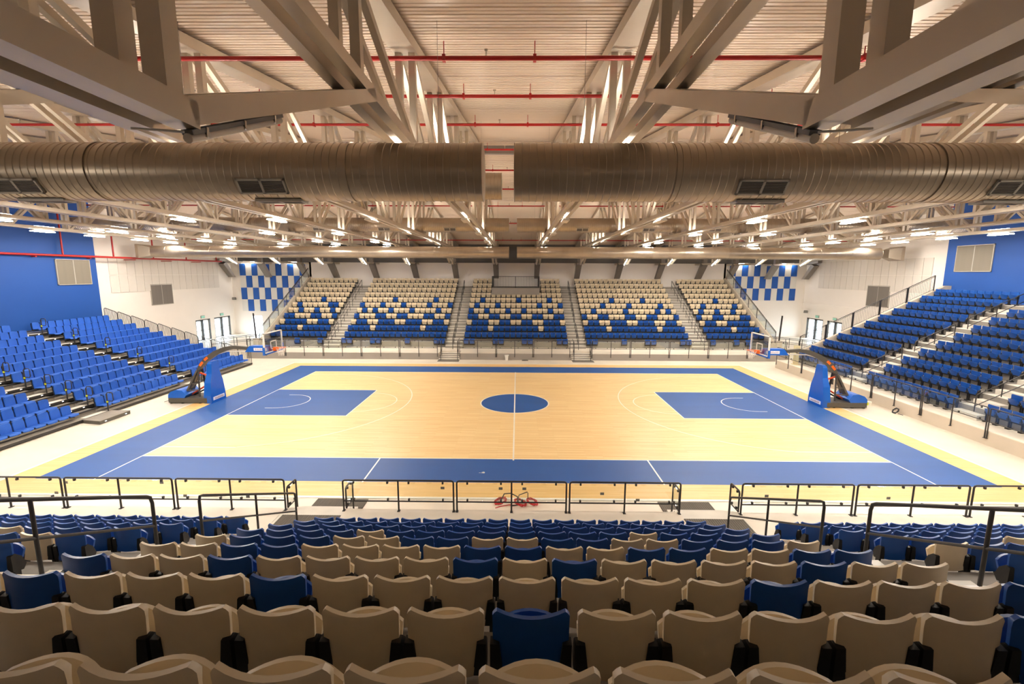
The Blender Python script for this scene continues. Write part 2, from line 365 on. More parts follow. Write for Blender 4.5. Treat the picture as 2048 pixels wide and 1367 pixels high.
# ------------------------------------------------------------------ roof trusses
VY = [1.05, 4.35, 7.6, 10.9, 14.15, 17.45]
LOW, MAIN = 7.77, 9.27
tm = {}
def tmesh(key, mk):
    if key not in tm: tm[key] = mk()
    return tm[key]
def truss(x, k, side):
    outer = abs(x) > 22; ye = WY if outer else FY
    t = thing('roof_truss', 'twin-tube steel roof truss, %s from the roof centre on the %s side' % (ORD[k], side), 'truss', (x, 0, 0), 0, 'steel roof trusses')
    def part(name, key, mk, m='steel'): obj(name, tmesh((name, key, m), lambda: mk().mesh(name, m)), t)
    for o in (-.148, .148):
        part('bottom_chord', (o, ye), lambda: MB().bar((o, -25.5, MAIN+.08), (o, ye, MAIN+.08), .155, .16))
        for s in (-1, 1):
            yo = 25.5 if s < 0 else ye
            part('lower_chord', (o, s, yo), lambda: MB().bar((o, s*20.8, LOW+.08), (o, s*yo, LOW+.08), .155, .16))
            part('haunch', (o, s), lambda: MB().bar((o, s*17.0, MAIN+.07), (o, s*20.86, LOW+.09), .155, .16))
    for s in (-1, 1):
        yo = 25.5 if s < 0 else ye
        part('top_chord', (s, yo), lambda: MB().bar((0, 0, roofz(0)+.1), (0, s*yo, roofz(yo)+.1), .46, .2))
        for o in (-.13, .13):
            for y in VY: part('vertical', (o, s, y), lambda: MB().bar((o, s*y, MAIN+.15), (o, s*y, roofz(y)), .13, .13, (1, 0, 0)))
            part('vertical', (o, s, 20.9), lambda: MB().bar((o, s*20.95, LOW+.15), (o, s*20.95, roofz(20.95)), .135, .135, (1, 0, 0)))
            for a, c in zip(VY[:-1], VY[1:]): part('diagonal', (o, s, a), lambda: MB().bar((o, s*(a+.12), MAIN+.14), (o, s*(c-.05), roofz(c)-.02), .10, .12, (1, 0, 0)))
        if s > 0:
            dy = ye-FY
            part('end_strut', ye, lambda: MB().hexa([(-.27, 22.9+dy, 7.75), (.27, 22.9+dy, 7.75), (.27, 23.4+dy, 7.95), (-.27, 23.4+dy, 7.95), (-.25, 24.4+dy, 6.35), (.25, 24.4+dy, 6.35), (.25, 24.9+dy, 6.35), (-.25, 24.9+dy, 6.35)]), 'steel_dark')
            part('end_bracket', ye, lambda: MB().box(-.2, 22.9+dy, 7.9, .2, 23.3+dy, 8.4), 'steel_dark')
for x in TR: truss(x, int((abs(x)-2.1)/4.2+.5), 'retractable stand' if x < 0 else 'end stand')
for s, w in ((-1, 'retractable stand'), (1, 'end stand')):
    t = thing('corner_bracket', 'dark steel roof bracket on the white wall in the %s corner' % w, 'bracket', (s*31.4, 0, 0))
    MB().hexa([(-.27, 25.1, 7.75), (.27, 25.1, 7.75), (.27, 25.6, 7.95), (-.27, 25.6, 7.95), (-.25, 26.6, 6.35), (.25, 26.6, 6.35), (.25, 27.1, 6.35), (-.25, 27.1, 6.35)]).build('strut', 'steel_dark', t)
    MB().hexa([(-.2, 24.6, 8.05), (.2, 24.6, 8.05), (.2, 27.1, 7.9), (-.2, 27.1, 7.9), (-.2, 24.6, 8.3), (.2, 24.6, 8.3), (.2, 27.1, 8.2), (-.2, 27.1, 8.2)]).build('cap', 'steel_dark', t)

# ------------------------------------------------------------------ sprinkler pipes
def pipe(name, label, pts, r, group, heads=(), hang=()):
    t = thing(name, label, 'pipe', (0, 0, 0), 0, group)
    MB().tube(pts, r, 10).build('pipe_run', 'red_pipe', t, 60)
    if heads:
        hm = MB().tube([(0, 0, -.02), (0, 0, .14)], .016, 6).tube([(-.0, 0, .14), (0, 0, .16)], .035, 8).mesh('sprinkler_head', 'chrome', 40)
        for p in heads: obj('sprinkler_head', hm, t, p)
    if hang:
        gm = MB().box(-.03, -r*1.35, -r*1.35, .03, r*1.35, r*1.35).box(-.008, -.008, r, .008, .008, .30).mesh('clamp', 'red_pipe')
        for p in hang: obj('clamp', gm, t, p)
PY = [(-14.45, -10.91), (-11.2, -11.40), (-7.95, -11.69), (-1.75, -12.49), (2.8, -12.55), (6.0, -12.1), (9.6, -11.58), (14.0, -10.85), (20.2, -9.95)]
for k, (y, dz) in enumerate(PY):
    z = -dz
    pipe('sprinkler_pipe', 'thin red sprinkler pipe under the roof sheets, %s of the row from the near side' % ORD[k], [(-30.95, y, z), (30.95, y, z)], .042, 'ceiling sprinkler pipes',
         [(x, y, z) for x in (-20.6, -16.4, -12.2, -8.3, -4.1, -.5, 3.9, 8.1, 12.3, 16.5, 20.7)], [(x, y, z) for x in (-18.4, -10.2, -6.6, -1.3, .42, 6.6, 10.3, 18.5)])
t = thing('wall_pipe', 'long red fire pipe with branches running along the blue and white wall', 'pipe')
MB().tube([(-30.75, -20, 7.92), (-30.75, 24.2, 7.98)], .075, 10).build('pipe_run', 'red_pipe', t, 60)
for y in (-4, 0, 3.5, 7.4, 11.35, 15.22, 19.1, 23.4): MB().tube([(-30.75, y, 7.95), (-30.75, y, roofz(y)-.2)], .055, 8).build('branch', 'red_pipe', t, 60)
for y in (1.5, 5.6, 9.4, 13.3, 17.2, 21.0): MB().box(-31.7 if y > 10.05 else -31.0, y-.05, 7.80, -30.72, y+.05, 7.86).build('bracket', 'red_pipe', t)

# ------------------------------------------------------------------ ventilation ducts
def spiral(x0, x1, R, pitch, segs):
    b = MB(); n = int((x1-x0)/pitch); rows = []
    for k in range(n+1):
        xs = x0+k*pitch
        for dx, dr in ((0, 0), (.006, .009), (.014, .009), (.02, 0)): rows.append((xs+dx, R+dr))
    base = len(b.v)
    for (x, r) in rows:
        for j in range(segs):
            a = 2*PI*j/segs
            tw = pitch*(j/segs-.5)*.0
            b.v.append((min(max(x+tw, x0), x1), r*math.cos(a), r*math.sin(a)))
    for i in range(len(rows)-1):
        for j in range(segs):
            p, q = base+i*segs, base+(i+1)*segs; jj = (j+1) % segs
            b.face(p+j, p+jj, q+jj, q+j)
    b.face(*[base+j for j in range(segs)]); b.face(*[base+(len(rows)-1)*segs+j for j in reversed(range(segs))])
    return b
def grille_mesh(L, H):
    b = MB()
    b.mat(0)
    for q in ((0, 0, L, .03), (0, H-.03, L, H), (0, 0, .03, H), (L-.03, 0, L, H), (L/2-.02, 0, L/2+.02, H)): b.box(q[0]-L/2, -.03, q[1]-H/2, q[2]-L/2, .01, q[3]-H/2)
    fr = b.mesh('frame', 'grille_frame')
    c = MB().box(-L/2+.02, -.012, -H/2+.02, L/2-.02, .0, H/2-.02).mesh('backing', 'grille_dark')
    d = MB()
    for k in range(7):
        z = -H/2+.05+k*(H-.1)/6
        d.box(-L/2+.03, -.026, z-.008, -.02, -.012, z+.004); d.box(.02, -.026, z-.008, L/2-.03, -.012, z+.004)
    return fr, c, d.mesh('slats', 'louvre_grey')
GF = grille_mesh(.78, .26)
def duct(y, z, R, pitch, segs, joints, gx, ang, label, ends=False, bottom=False):
    for s, x0, x1, w in ((-1, -29.4, -.45, 'retractable stand'), (1, .05, 29.4, 'end stand')):
        t = thing('air_duct', '%s, %s half' % (label, w), 'duct', (0, y, z), 0, 'galvanised air ducts')
        spiral(x0, x1, R, pitch, segs).build('shell', 'galv', t, 35)
        for k in range(joints):
            x = s*(2.1+4.2*k)+s*.55
            if x0+.1 < x < x1-.1: MB().tube([(x-.025, 0, 0), (x+.025, 0, 0)], R+.018, segs).build('joint_band', 'galv', t, 40)
        for k in range(7):
            x = s*(.9+4.2*k)+s*.3
            if x0+.2 < x < x1-.2: MB().tube([(x, 0, R), (x, 0, roofz(y)-z)], .003, 5).build('hanger', 'steel_dark', t)
        for k, g in enumerate(gx):
            gy = -math.cos(ang)*(R-.012); gz = -math.sin(ang)*(R-.012)
            def place(nm, me, par, aa, yy, zz, xx):
                o = obj(nm, me, par, (xx, yy, zz)); o.rotation_euler = (aa, 0, 0); return o
            o = place('grille', GF[0], t, ang, -math.cos(ang)*(R+.0), -math.sin(ang)*(R+.0), s*g)
            obj('backing', GF[1], o); sl = obj('slats', GF[2], o); sl['kind'] = 'stuff'
            if bottom:
                o = place('grille', GF[0], t, PI/2, 0, -R-.0, s*g+.12); obj('backing', GF[1], o); sl = obj('slats', GF[2], o); sl['kind'] = 'stuff'
        if ends:
            xe = s*29.4
            MB().hexa([(xe, -R*.7, -R*.7), (xe, R*.7, -R*.7), (xe, R*.7, R*.7), (xe, -R*.7, R*.7), (xe+s*.75, -.62, -.52), (xe+s*.75, .62, -.52), (xe+s*.75, .62, .52), (xe+s*.75, -.62, .52)]).box(min(xe+s*.75, xe+s*.98), -.64, -.54, max(xe+s*.75, xe+s*.98), .64, .54).build('end_box', 'galv', t)
duct(-15.8, 8.55, .46, .121, 48, 7, (4.02, 8.05, 12.2), math.radians(38), 'large spiral air duct closest to the camera', bottom=True)
duct(-6.8, 9.95, .46, .121, 24, 0, (4.3, 8.5), math.radians(40), 'spiral air duct inside the trusses on the near slope')
duct(6.85, 9.98, .46, .121, 24, 7, (4.28, 8.55, 12.8), math.radians(40), 'spiral air duct inside the trusses on the far slope')
duct(13.6, 8.52, .46, 1.2, 24, 0, (), 0, 'smooth air duct before the far wall', ends=True)

# ------------------------------------------------------------------ lights
hs = MB().hexa([(-.15, -.6, .03), (.15, -.6, .03), (.15, .6, .03), (-.15, .6, .03), (-.11, -.57, .10), (.11, -.57, .10), (.11, .57, .10), (-.11, .57, .10)]).mesh('housing', 'white_paint')
lens = {k: MB().box(-.145, -.59, 0, .145, .59, .03).mesh('lens', k) for k in ('led_court', 'led_side', 'led_off')}
def ceiling_light(x, y, lit, label):
    t = thing('ceiling_light', label, 'light', (x, y, MAIN-.13), 0, 'ceiling lights under the trusses')
    obj('housing', hs, t); obj('lens', lens['led_off' if not lit else ('led_court' if abs(x) < 16 else 'led_side')], t)
    obj('clip', clipm, t)
    obj('added_uplight', upc if not lit else (upm if abs(x) < 16 else ups), t)  # upward strip added to every fitting, lights the roof sheets
upm = MB().box(-.185, -.55, .302, -.11, .55, .312).box(.11, -.55, .302, .185, .55, .312).box(-.085, -.02, .302, .085, .02, .306).mesh('added_uplight', 'added_up'); upc = MB().box(-.185, -.55, .302, -.11, .55, .312).box(.11, -.55, .302, .185, .55, .312).box(-.085, -.02, .302, .085, .02, .306).mesh('added_uplight', 'added_up_centre'); ups = MB().box(-.185, -.55, .302, -.11, .55, .312).box(.11, -.55, .302, .185, .55, .312).box(-.085, -.02, .302, .085, .02, .306).mesh('added_uplight', 'added_up_side')  # added glowing strips on top of the chord tubes, unseen from below
clipm = MB().box(-.2, -.02, .10, .2, .02, .13).box(-.02, -.02, .13, .02, .02, .302).mesh('clip', 'steel_dark')
ROWS = {0: [-14, -9.9, -3.0, 3.9, 10.7, 14.3], 1: [-14, -9.9, -2.9, 3.7, 10.5, 14.1], 2: [-14, -9.9, -3.0, 4.0, 11.1, 14.3], 3: [-14, -9.9, -3.0, 3.9, 10.8, 14.3], 4: [-14, 14.0], 5: [-14, -9.9, -3.1, 3.2, 6.9, 10.7, 13.8], 6: [-14, -9.9, -3.1, 3.0, 6.3, 9.9, 12.9]}  # centre trusses: hidden end fittings added for their uplight
for k in range(7):
    for s in (-1, 1):
        for q, y in enumerate(ROWS[k]):
            lit = k >= 2
            ceiling_light(s*(2.1+4.2*k)+s*.1, y, lit, '%s linear light, %s along the %s truss out on the %s side' % ('lit' if lit else 'unlit', ORD[q], ORD[k], 'retractable stand' if s < 0 else 'end stand'))
for s, w in ((-1, 'retractable stand'), (1, 'end stand')):
    for q, xx in enumerate((24.6, 29.6)):
        t = thing('wall_batten', 'glowing batten light above the chequered wall, %s one at the %s corner' % (('inner', 'outer')[q], w), 'light', (s*xx, WY-.12, 7.98))
        MB().box(-.6, -.05, .04, .6, .07, .12).build('housing', 'white_paint', t); MB().box(-.59, -.045, 0, .59, .065, .04).build('lens', 'led_lit', t)
# weatherproof tube fittings under the kinks of the trusses, at both ends
TM = {}
for d in (-1, 1):
    e = Vector((0, -d*1.16, .47))
    TM[d, 'base'] = MB().bar((0, 0, .035), e+Vector((0, 0, .035)), .07, .03).mesh('base', 'plastic_grey')
    for k in ('led_lit', 'led_off'): TM[d, k] = MB().tube([(0, 0, 0), e], .03, 10).mesh('diffuser', k, 50)
    TM[d, 'clip'] = MB().box(-.04, -.012, -.012, .04, .012, .05).mesh('clip', 'chrome')
    TM[d, 'conduit'] = MB().tube([(.32, d*.03, .05), (0, d*.03, .03)], .008, 6).mesh('conduit', 'white_paint')
for k in range(7):
    for s in (-1, 1):
        for d in (-1, 1):
            lit = k >= 2
            t = thing('tube_light', '%s tube fitting at the %s end of %s truss out, %s stand side' % ('glowing' if lit else 'unlit', ('near', 'far')[d > 0], ORD[k], 'retractable' if s < 0 else 'end'), 'light', (s*(1.92+4.2*k), d*20.86, 7.70), 0, 'tube fittings under the truss kinks')
            obj('base', TM[d, 'base'], t); obj('diffuser', TM[d, 'led_lit' if lit else 'led_off'], t); o = obj('conduit', TM[d, 'conduit'], t); o.scale = (s, 1, 1)
            for q in (.12, .5, .88): obj('clip', TM[d, 'clip'], t, (0, -d*1.16*q, .47*q))

# ------------------------------------------------------------------ stands
AIS = [(-16.65, -15.1), (-6.1, -4.55), (4.5, 6.05), (15.05, 16.6)]
def tiers(name, n, prof, axis, front, back, a0, a1, zf):
    root = struct(obj(name, None))
    for i in range(n):
        p, z = prof(i)
        zt = z-.8; zb = zt-.46 if i < n-1 else 0
        f0, b0 = front(i), back
        if axis == 'y': box('tier', 'tier_grey', a0, f0, zb, a1, b0, zt, root)
        else: box('tier', 'tier_grey', f0, a0, zb, b0, a1, zt, root)
    return root
# far stand: rows 0-10 are tiers, row 11 stands on the walkway slab
tf = tiers('terrace_far', 11, FAR, 'y', lambda i: FAR(i)[0]+.15-.855, FY, -21.75, 21.75, .52)
FS = .522
segs = [(-21.75, -6.2), (-4.5, 4.45), (6.15, 21.75)]
box('walkway', 'slab', -21.75, 13.5, 0, 21.75, FAR(10)[0]+.2, FS, tf)
for a, b in segs:
    box('walkway', 'slab', a, 12.38, 0, b, 13.5, FS, tf); box('front_wall', 'base_grey', a, 12.33, 0, b, 12.38, FS-.02, tf)
for cx in (-5.35, 5.3):
    for k in range(4): box('step', 'step_pale', cx-.83, 12.15+.32*k, 0, cx+.83, 13.5, .104*(k+1), tf)
    for k in range(4): box('step_edge', 'riser', cx-.83, 12.14+.32*k, .104*k, cx+.83, 12.15+.32*k, .104*(k+1)-.03, tf)
for a, b in AIS:
    for i in range(11):
        y, z = FAR(i); zt = z-.8
        box('step', 'step_pale', a+.05, y+.15-.855-.40, zt-.455, b-.05, y+.15-.855, zt-.228, tf); box('step_tread', 'step_pale', a+.05, y+.15-.855, zt, b-.05, y+.15-.4, zt+.012, tf)
        box('step_edge', 'riser', a+.05, y+.15-.855-.412, zt-.455, b-.05, y+.15-.855-.40, zt-.26, tf)
for s in (-1, 1):   # sloping side parapets
    b = MB(); Yr = [(14.2, .9), (15.2, 1.55), (24.7, 6.42), (25.0, 6.42), (25.0, 0), (14.2, 0)]
    b.prism(Yr, lambda p, x: (x, p[0], p[1]), min(s*21.75, s*21.95), max(s*21.75, s*21.95)); b.build('parapet', 'kerb_wall', tf)
# camera platform in the middle of the far stand
box('platform', 'base_grey', -2.45, 21.9, 4.6, 2.3, FY, 5.45, tf)
# near stand
tn = tiers('terrace_near', 12, NEAR, 'y', lambda i: -28.0, -25.0, -31, 31, .55)
for o in list(tn.children): bpy.data.objects.remove(o)
NS = .551
for i in range(12):
    y, z = NEAR(i); box('tier', 'tier_grey', -30.9, -28, z-.8-.46, 30.9, y-.15+.914, z-.8, tn)
segs = [(-30.9, -6.15), (-4.5, 4.5), (6.1, 30.9)]
box('walkway', 'slab', -30.9, NEAR(11)[0]-.2, 0, 30.9, -13.0, NS, tn)
for a, b in segs: box('walkway', 'slab', a, -13.0, 0, b, -12.25, NS, tn)
for cx in (-5.32, 5.3):
    box('step', 'step_pale', cx-.82, -13.0, 0, cx+.82, -12.22, NS-.004, tn)
    for k in range(3): box('step', 'step_pale', cx-.82, -12.22, 0, cx+.82, -12.22+.28*(k+1), .14*(3-k), tn)
for a, b in [(-16.65, -15.1), (-6.1, -4.55), (4.5, 6.05), (15.05, 16.6)]:
    for i in range(3, 12):
        y, z = NEAR(i); zt = z-.8; yf = y-.15+.914
        box('step', 'step_pale', a+.12, yf, zt-.45, b-.12, yf+.42, zt-.225, tn); box('step_edge', 'white_paint', a+.12, yf-.30, zt, b-.12, yf, zt+.012, tn)
# end stand (right of the court)
tr = struct(obj('terrace_end', None))
for i in range(1, 11):
    x, z = RGT(i); box('tier', 'tier_grey', x+.15-.93, -16, z-.8-.46, BX, 9.35, z-.8, tr)
box('walkway', 'slab', 19.4, -16, 0, RGT(1)[0]-.75, 9.9, .58, tr); box('front_wall', 'kerb_wall', 19.36, -16, 0, 19.4, 9.9, .57, tr)
box('kerb', 'slab', 19.36, -16, .57, 19.55, 9.9, .60, tr)
RA = [(2.5, 3.8), (-4.3, -3.0)]
for a, b in RA:
    for i in range(1, 11):
        x, z = RGT(i); xf = x+.15-.93; zt = z-.8
        box('step', 'step_pale', xf-.44, a+.06, zt-.452, xf, b-.06, zt-.226, tr); box('step_tread', 'step_pale', xf, a+.06, zt, xf+.45, b-.06, zt+.012, tr)
b = MB(); b.prism([(20.3, .58), (20.8, 1.36), (30.6, 6.12), (BX, 6.12), (BX, 0), (20.3, 0)], lambda p, y: (p[0], y, p[1]), 9.35, 9.6); b.build('parapet', 'kerb_wall', tr)

# ------------------------------------------------------------------ tip-up seats
def grid_back(nu, zs, thick):
    F, B = [], []
    for z in zs:
        if z < .601: hw = .165+.022*(z-.40)/.20
        elif z < .772: hw = .223+.003*(z-.6)/.17
        else: hw = .226-.026*(z-.772)/.028
        f, b = [], []
        for i in range(nu):
            u = -1+2*i/(nu-1); v = max(0, (z-.62)/.18)
            zz = z-.020*(1-u*u)*v*v
            y = .030-.052*(u*hw/.226)**2-.02*(z-.6)+(.015*(.47-z)/.07 if z < .47 else 0)
            f.append((u*hw, y-thick/2-.004*(z > .76), zz)); b.append((u*hw, y+thick/2+.006*(z > .76), zz))
        F.append(f); B.append(b)
    return F, B
def grid_pan(nu, zs, thick):
    F, B = [], []
    for z in zs:
        t = (z-.36)/.25; hw = .170+.040*min(1, t*1.6) - (.022 if t > .97 else 0)
        f, b = [], []
        for i in range(nu):
            u = -1+2*i/(nu-1); zz = z+.022*(1-u*u)*t*t
            y = -.085-.085*t-.055*(1-u*u)*t
            f.append((u*hw, y-thick/2, zz)); b.append((u*hw, y+thick/2, zz))
        F.append(f); B.append(b)
    return F, B
ZB = [.40, .43, .47, .53, .599, .602, .66, .72, .765, .785, .80]; ZP = [.36, .40, .45, .51, .56, .595, .61]
def bracket(s):
    b = MB(); P = [(.018, .39), (.022, .602), (-.03, .612), (-.10, .54), (-.14, .42), (-.10, .36)]
    b.prism(P, lambda p, x: (s*(x+(.026*(.61-p[1])/.22*-1 if x < .2 else 0)), p[0], p[1]), .185, .238)
    b.box(min(s*.20, s*.235), -.07, .05, max(s*.20, s*.235), .0, .40); b.box(min(s*.18, s*.248), -.16, .0, max(s*.18, s*.248), .05, .05)
    return b
SM = {}
for c in ('seat_blue', 'seat_cream'):
    SM[c, 'b'] = MB().shell(*grid_back(9, ZB, .020)).mesh('backrest', c, 40); SM[c, 'p'] = MB().shell(*grid_pan(9, ZP, .026)).mesh('seat_pan', c, 40)
SM['l'] = bracket(-1).mesh('bracket', 'black_plastic'); SM['r'] = bracket(1).mesh('bracket', 'black_plastic')
fr2 = MB().append(bracket(-1), Matrix.Identity(4)).append(bracket(1), Matrix.Identity(4)).box(-.21, -.05, .30, .21, -.02, .34).mesh('frame', 'black_plastic')
# a compact seat in one piece for those only a few pixels tall
def small_seat():
    b = MB(); b.mat(0)
    b.shell(*grid_back(3, [.42, .60, .602, .77, .80], .03)); b.shell(*grid_pan(5, [.36, .48, .59, .61], .035))
    b.mat(1)
    for s in (-1, 1): b.box(min(s*.19, s*.24), -.12, .30, max(s*.19, s*.24), .05, .60)
    b.box(-.24, -.04, .22, .24, .04, .36); return b
SSB = small_seat()
SS = {c: SSB.mesh('seat', [c, 'black_plastic']) for c in ('seat_blue', 'seat_cream')}
NAME = {'seat_blue': 'blue_tip_up_seat', 'seat_cream': 'cream_tip_up_seat'}; WORD = {'seat_blue': 'blue', 'seat_cream': 'cream'}
def seat(c, loc, rz, label, group, level):
    if level == 0:
        return tag(obj(NAME[c], SS[c], None, loc, rz), label, 'seat', group)
    t = thing(NAME[c], label, 'seat', loc, rz, group)
    obj('backrest', SM[c, 'b'], t); obj('seat_pan', SM[c, 'p'], t)
    if level == 2: obj('bracket', SM['l'], t); obj('bracket', SM['r'], t)
    else: obj('frame', fr2, t)
    return t
todo = {'seat_blue': [], 'seat_cream': []}
def want(c, loc, rz, label, group, stand):
    h = Vector((0, 0, .7)); p = Vector(loc)+h
    if not inview(p, 70): return
    w = px(p)[2]; todo[c].append((w, c, loc, rz, label, group, stand))
# near stand
NB = {3: [], 4: [9, 15], 5: [1, 5, 13, 17], 6: [0, 3, 8, 10, 15], 7: [2, 3, 8, 9, 12, 13, 16, 17]}
NC = {8: [0, 4, 5, 8, 9, 12, 13, 17], 9: [4, 13], 10: [], 11: [], 12: []}
def near_col(i, k): return ('seat_blue' if k in NB[i] else 'seat_cream') if i in NB else ('seat_cream' if k in NC[i] else 'seat_blue')
for i in range(3, 13):
    y, z = NEAR(i); z -= .8
    for k in range(18):
        c = near_col(i, k)
        want(c, (-4.29+.5*k, y, z), PI, '%s tip-up seat in near centre block, %s from front, %s along' % (WORD[c], 'row '+ORD[12-i], ORD[k]), 'near centre block seats', 'near')
    for s, w in ((-1, 'retractable'), (1, 'end')):
        for j in range(14):
            c = 'seat_blue'
            if i == 8 and j == (1 if s < 0 else 0): c = 'seat_cream'
            if i == 9 and j in (4, 13): c = 'seat_cream'
            if i == 8 and j in (4, 5, 8, 9, 12, 13): c = 'seat_cream'
            want(c, ((-6.1-.25-.5*j) if s < 0 else (6.05+.25+.5*j), y, z), PI, '%s tip-up seat in near block on %s stand side, row %s, %s from aisle' % (WORD[c], w, ORD[12-i], ORD[j]), 'near side block seats', 'near')
# end stand
for i in range(11):
    x, z = RGT(i); z -= .8
    for q, y1 in enumerate((9.25, 2.45, -4.35)):
        for k in range(11):
            y = y1-.25-.5*k
            want('seat_blue', (x, y, max(z, .58)), -PI/2, 'blue tip-up seat of end stand, %s block, row %s up, %s from far aisle side' % (('far', 'middle', 'near')[q], ORD[i], ORD[k]), 'end stand seats', 'end')
# far stand
FP = [ # first x of section, seats, blue sets rows 4-7, cream sets rows 8-9, row 11 set
 (-21.65, 10, {4: [5], 5: [1, 7, 8], 6: [2, 5, 8], 7: [0, 1, 5, 6, 9]}, {8: [0, 5, 6, 9], 9: [4]}, [5, 9]),
 (-15.1, 18, {4: [6, 14], 5: [0, 4, 8, 13, 17], 6: [1, 3, 6, 10, 15], 7: [0, 4, 5, 8, 9, 13, 14, 17]}, {8: [0, 3, 4, 8, 9, 13, 14, 17], 9: [4, 13]}, [0, 1, 5, 6, 11, 16, 17]),
 (-4.52, 18, {4: [2, 9, 15], 5: [1, 5, 13, 17], 6: [0, 3, 7, 10, 15], 7: [0, 1, 4, 5, 8, 9, 12, 13, 16, 17]}, {8: [0, 4, 5, 8, 9, 12, 13, 17], 9: [4, 13]}, [0, 1, 5, 6, 10, 11, 16, 17]),
 (6.05, 18, {4: [6, 12], 5: [4, 9, 15], 6: [2, 8, 14, 16], 7: [0, 3, 4, 8, 9, 12, 13, 17]}, {8: [0, 3, 4, 8, 9, 13, 14, 17], 9: [4, 13]}, [0, 1, 6, 10, 11, 16, 17]),
 (16.62, 10, {4: [5], 5: [2, 8], 6: [1, 4, 7], 7: [0, 3, 4, 8, 9]}, {8: [0, 3, 4, 9], 9: [5]}, [0, 4, 6])]
for i in range(12):
    y, z = FAR(i); z -= .8
    for q, (xs, n, bl_, cr_, last) in enumerate(FP):
        for k in range(n):
            if i < 4: c = 'seat_cream'
            elif i < 8: c = 'seat_blue' if k in bl_[i] else 'seat_cream'
            elif i < 10: c = 'seat_cream' if k in cr_[i] else 'seat_blue'
            else: c = 'seat_blue'
            if i == 11 and k not in last: continue
            if q == 2 and i < 3 and 4 <= k <= 13: continue
            want(c, (xs+.25+.5*k, y, z), 0, '%s folded seat of far stand, block %s, row %s from front, %s along' % (WORD[c], ORD[q], ORD[11-i], ORD[k]), 'far stand seats', 'far')
for c, L in todo.items():
    L.sort(key=lambda a: a[0])
    for n, a in enumerate(L[:300]):
        w = a[0]; lev = 2 if w < 13 else (1 if w < 34 else 0)
        seat(a[1], a[2], a[3], a[4], a[5], lev)
    if len(L) > 300:
        b = MB()
        for a in L[300:]: b.append(SSB, Matrix.Translation(a[2]) @ Matrix.Rotation(a[3], 4, 'Z'))
        o = b.build('distant_%s_seats' % WORD[c], [c, 'black_plastic'])
        o['kind'] = 'stuff'; tag(o, 'remaining rows of distant small %s folded seats across the stands' % WORD[c], 'seats')

# ------------------------------------------------------------------ retractable stand (left of the court)
rs = struct(obj('bleacher_platform', None))
for i in range(11):
    x, z = LFT(i); zt = z-.66
    x1 = x+.62; x0 = x-.36
    box('deck', 'deck', x0-.6, -12, zt-.05, x1, 9.85, zt, rs); box('deck_edge', 'black_metal', x1, -12, zt-.10, x1+.03, 9.85, zt+.005, rs)
    box('riser', 'black_plastic' if i else 'goal_grey', x1-.12, -12, max(0, zt-.29), x1-.08, 9.85, zt-.05, rs)
    box('seat_beam', 'black_metal', x+.05, -12, zt+.14, x+.13, 9.85, zt+.2, rs)
struct(rs)
LA = [(3.1, 4.3), (-3.6, -2.4)]
ledm = MB().box(-.004, -.04, -.012, .004, .04, .012).mesh('step_light', 'step_led')
for a, b in LA:
    for i in range(11):
        x, z = LFT(i); zt = z-.66; x1 = x+.62
        if i: box('aisle_step', 'deck', x1, a+.06, zt-.29, x1+.42, b-.06, zt-.145, rs); obj('step_light', ledm, rs, (x1+.425, (a+b)/2-.4, zt-.2))
        box('aisle_tread', 'step_pale', x1-.3, a+.06, zt, x1-.05, b-.06, zt+.01, rs)
        for q in (-.3, .35): obj('step_light', ledm, rs, (x1+.035, (a+b)/2+q, zt-.035))
fs = thing('aisle_step_box', 'grey wooden step box on the floor before the retractable stand', 'step', (-19.3, -3.1, 0))
MB().hexa([(-.45, -.75, 0), (.45, -.9, 0), (.45, .75, 0), (-.45, .75, 0), (-.45, -.75, .15), (.45, -.9, .15), (.45, .75, .15), (-.45, .75, .15)]).build('body', 'goal_grey', fs)
MB().hexa([(-.46, -.75, .15), (.46, -.9, .15), (.46, .76, .15), (-.46, .76, .15), (-.46, -.75, .17), (.46, -.9, .17), (.46, .76, .17), (-.46, .76, .17)]).build('tread', 'deck', fs)
for q in (-.6, .5): obj('step_light', ledm, fs, (.455, q, .08))
def bl_seat():
    F, B = [], []
    for z in (.22, .25, .32, .42, .52, .60, .645, .66):
        hw = .218 if z < .6 else (.205 if z < .65 else .175); f, b = [], []
        for i in range(7):
            u = -1+2*i/6; y = .02-.03*u*u+.10*(z-.3)
            f.append((u*hw, y-.025+.0*u, z-.01*u*u*(z > .6))); b.append((u*hw, y+.02, z-.01*u*u*(z > .6)))
        F.append(f); B.append(b)
    back = MB().shell(F, B)
    F, B = [], []
    for t in (0, .08, .35, .7, .92, 1):
        y = .0-.42*t; z = .245+.02*t-(.04 if t == 1 else 0)+(.02 if t == 0 else 0); f, b = [], []
        for i in range(7):
            u = -1+2*i/6; hw = .225-(.02 if t in (0, 1) else 0)
            b.append((u*hw, y+.02*u*u*t, z+.018*u*u-.035)); f.append((u*hw, y+.02*u*u*t, z+.018*u*u))
        F.append(f); B.append(b)
    pan = MB().shell(B, F)
    fr = MB(); F2, B2 = [], []
    for z in (.20, .35, .55, .635):
        hw = .242 if z < .6 else .225
        F2.append([(u*hw, .045-.03*u*u+.10*(z-.3), z) for u in (-1, -.5, 0, .5, 1)]); B2.append([(u*hw, .075-.03*u*u+.10*(z-.3), z) for u in (-1, -.5, 0, .5, 1)])
    fr.shell(F2, B2)
    for s in (-1, 1): fr.box(min(s*.2, s*.235), -.1, .12, max(s*.2, s*.235), .05, .22); fr.bar((s*.235, .0, .18), (s*.235, .05, .48), .025, .04, (1, 0, 0))
    fr.box(-.2, -.36, .17, .2, -.02, .21)
    return back.mesh('backrest', 'bleacher_blue', 40), pan.mesh('seat_pan', 'bleacher_blue', 40), fr.mesh('frame', 'black_plastic')
BS = bl_seat()
bl = []
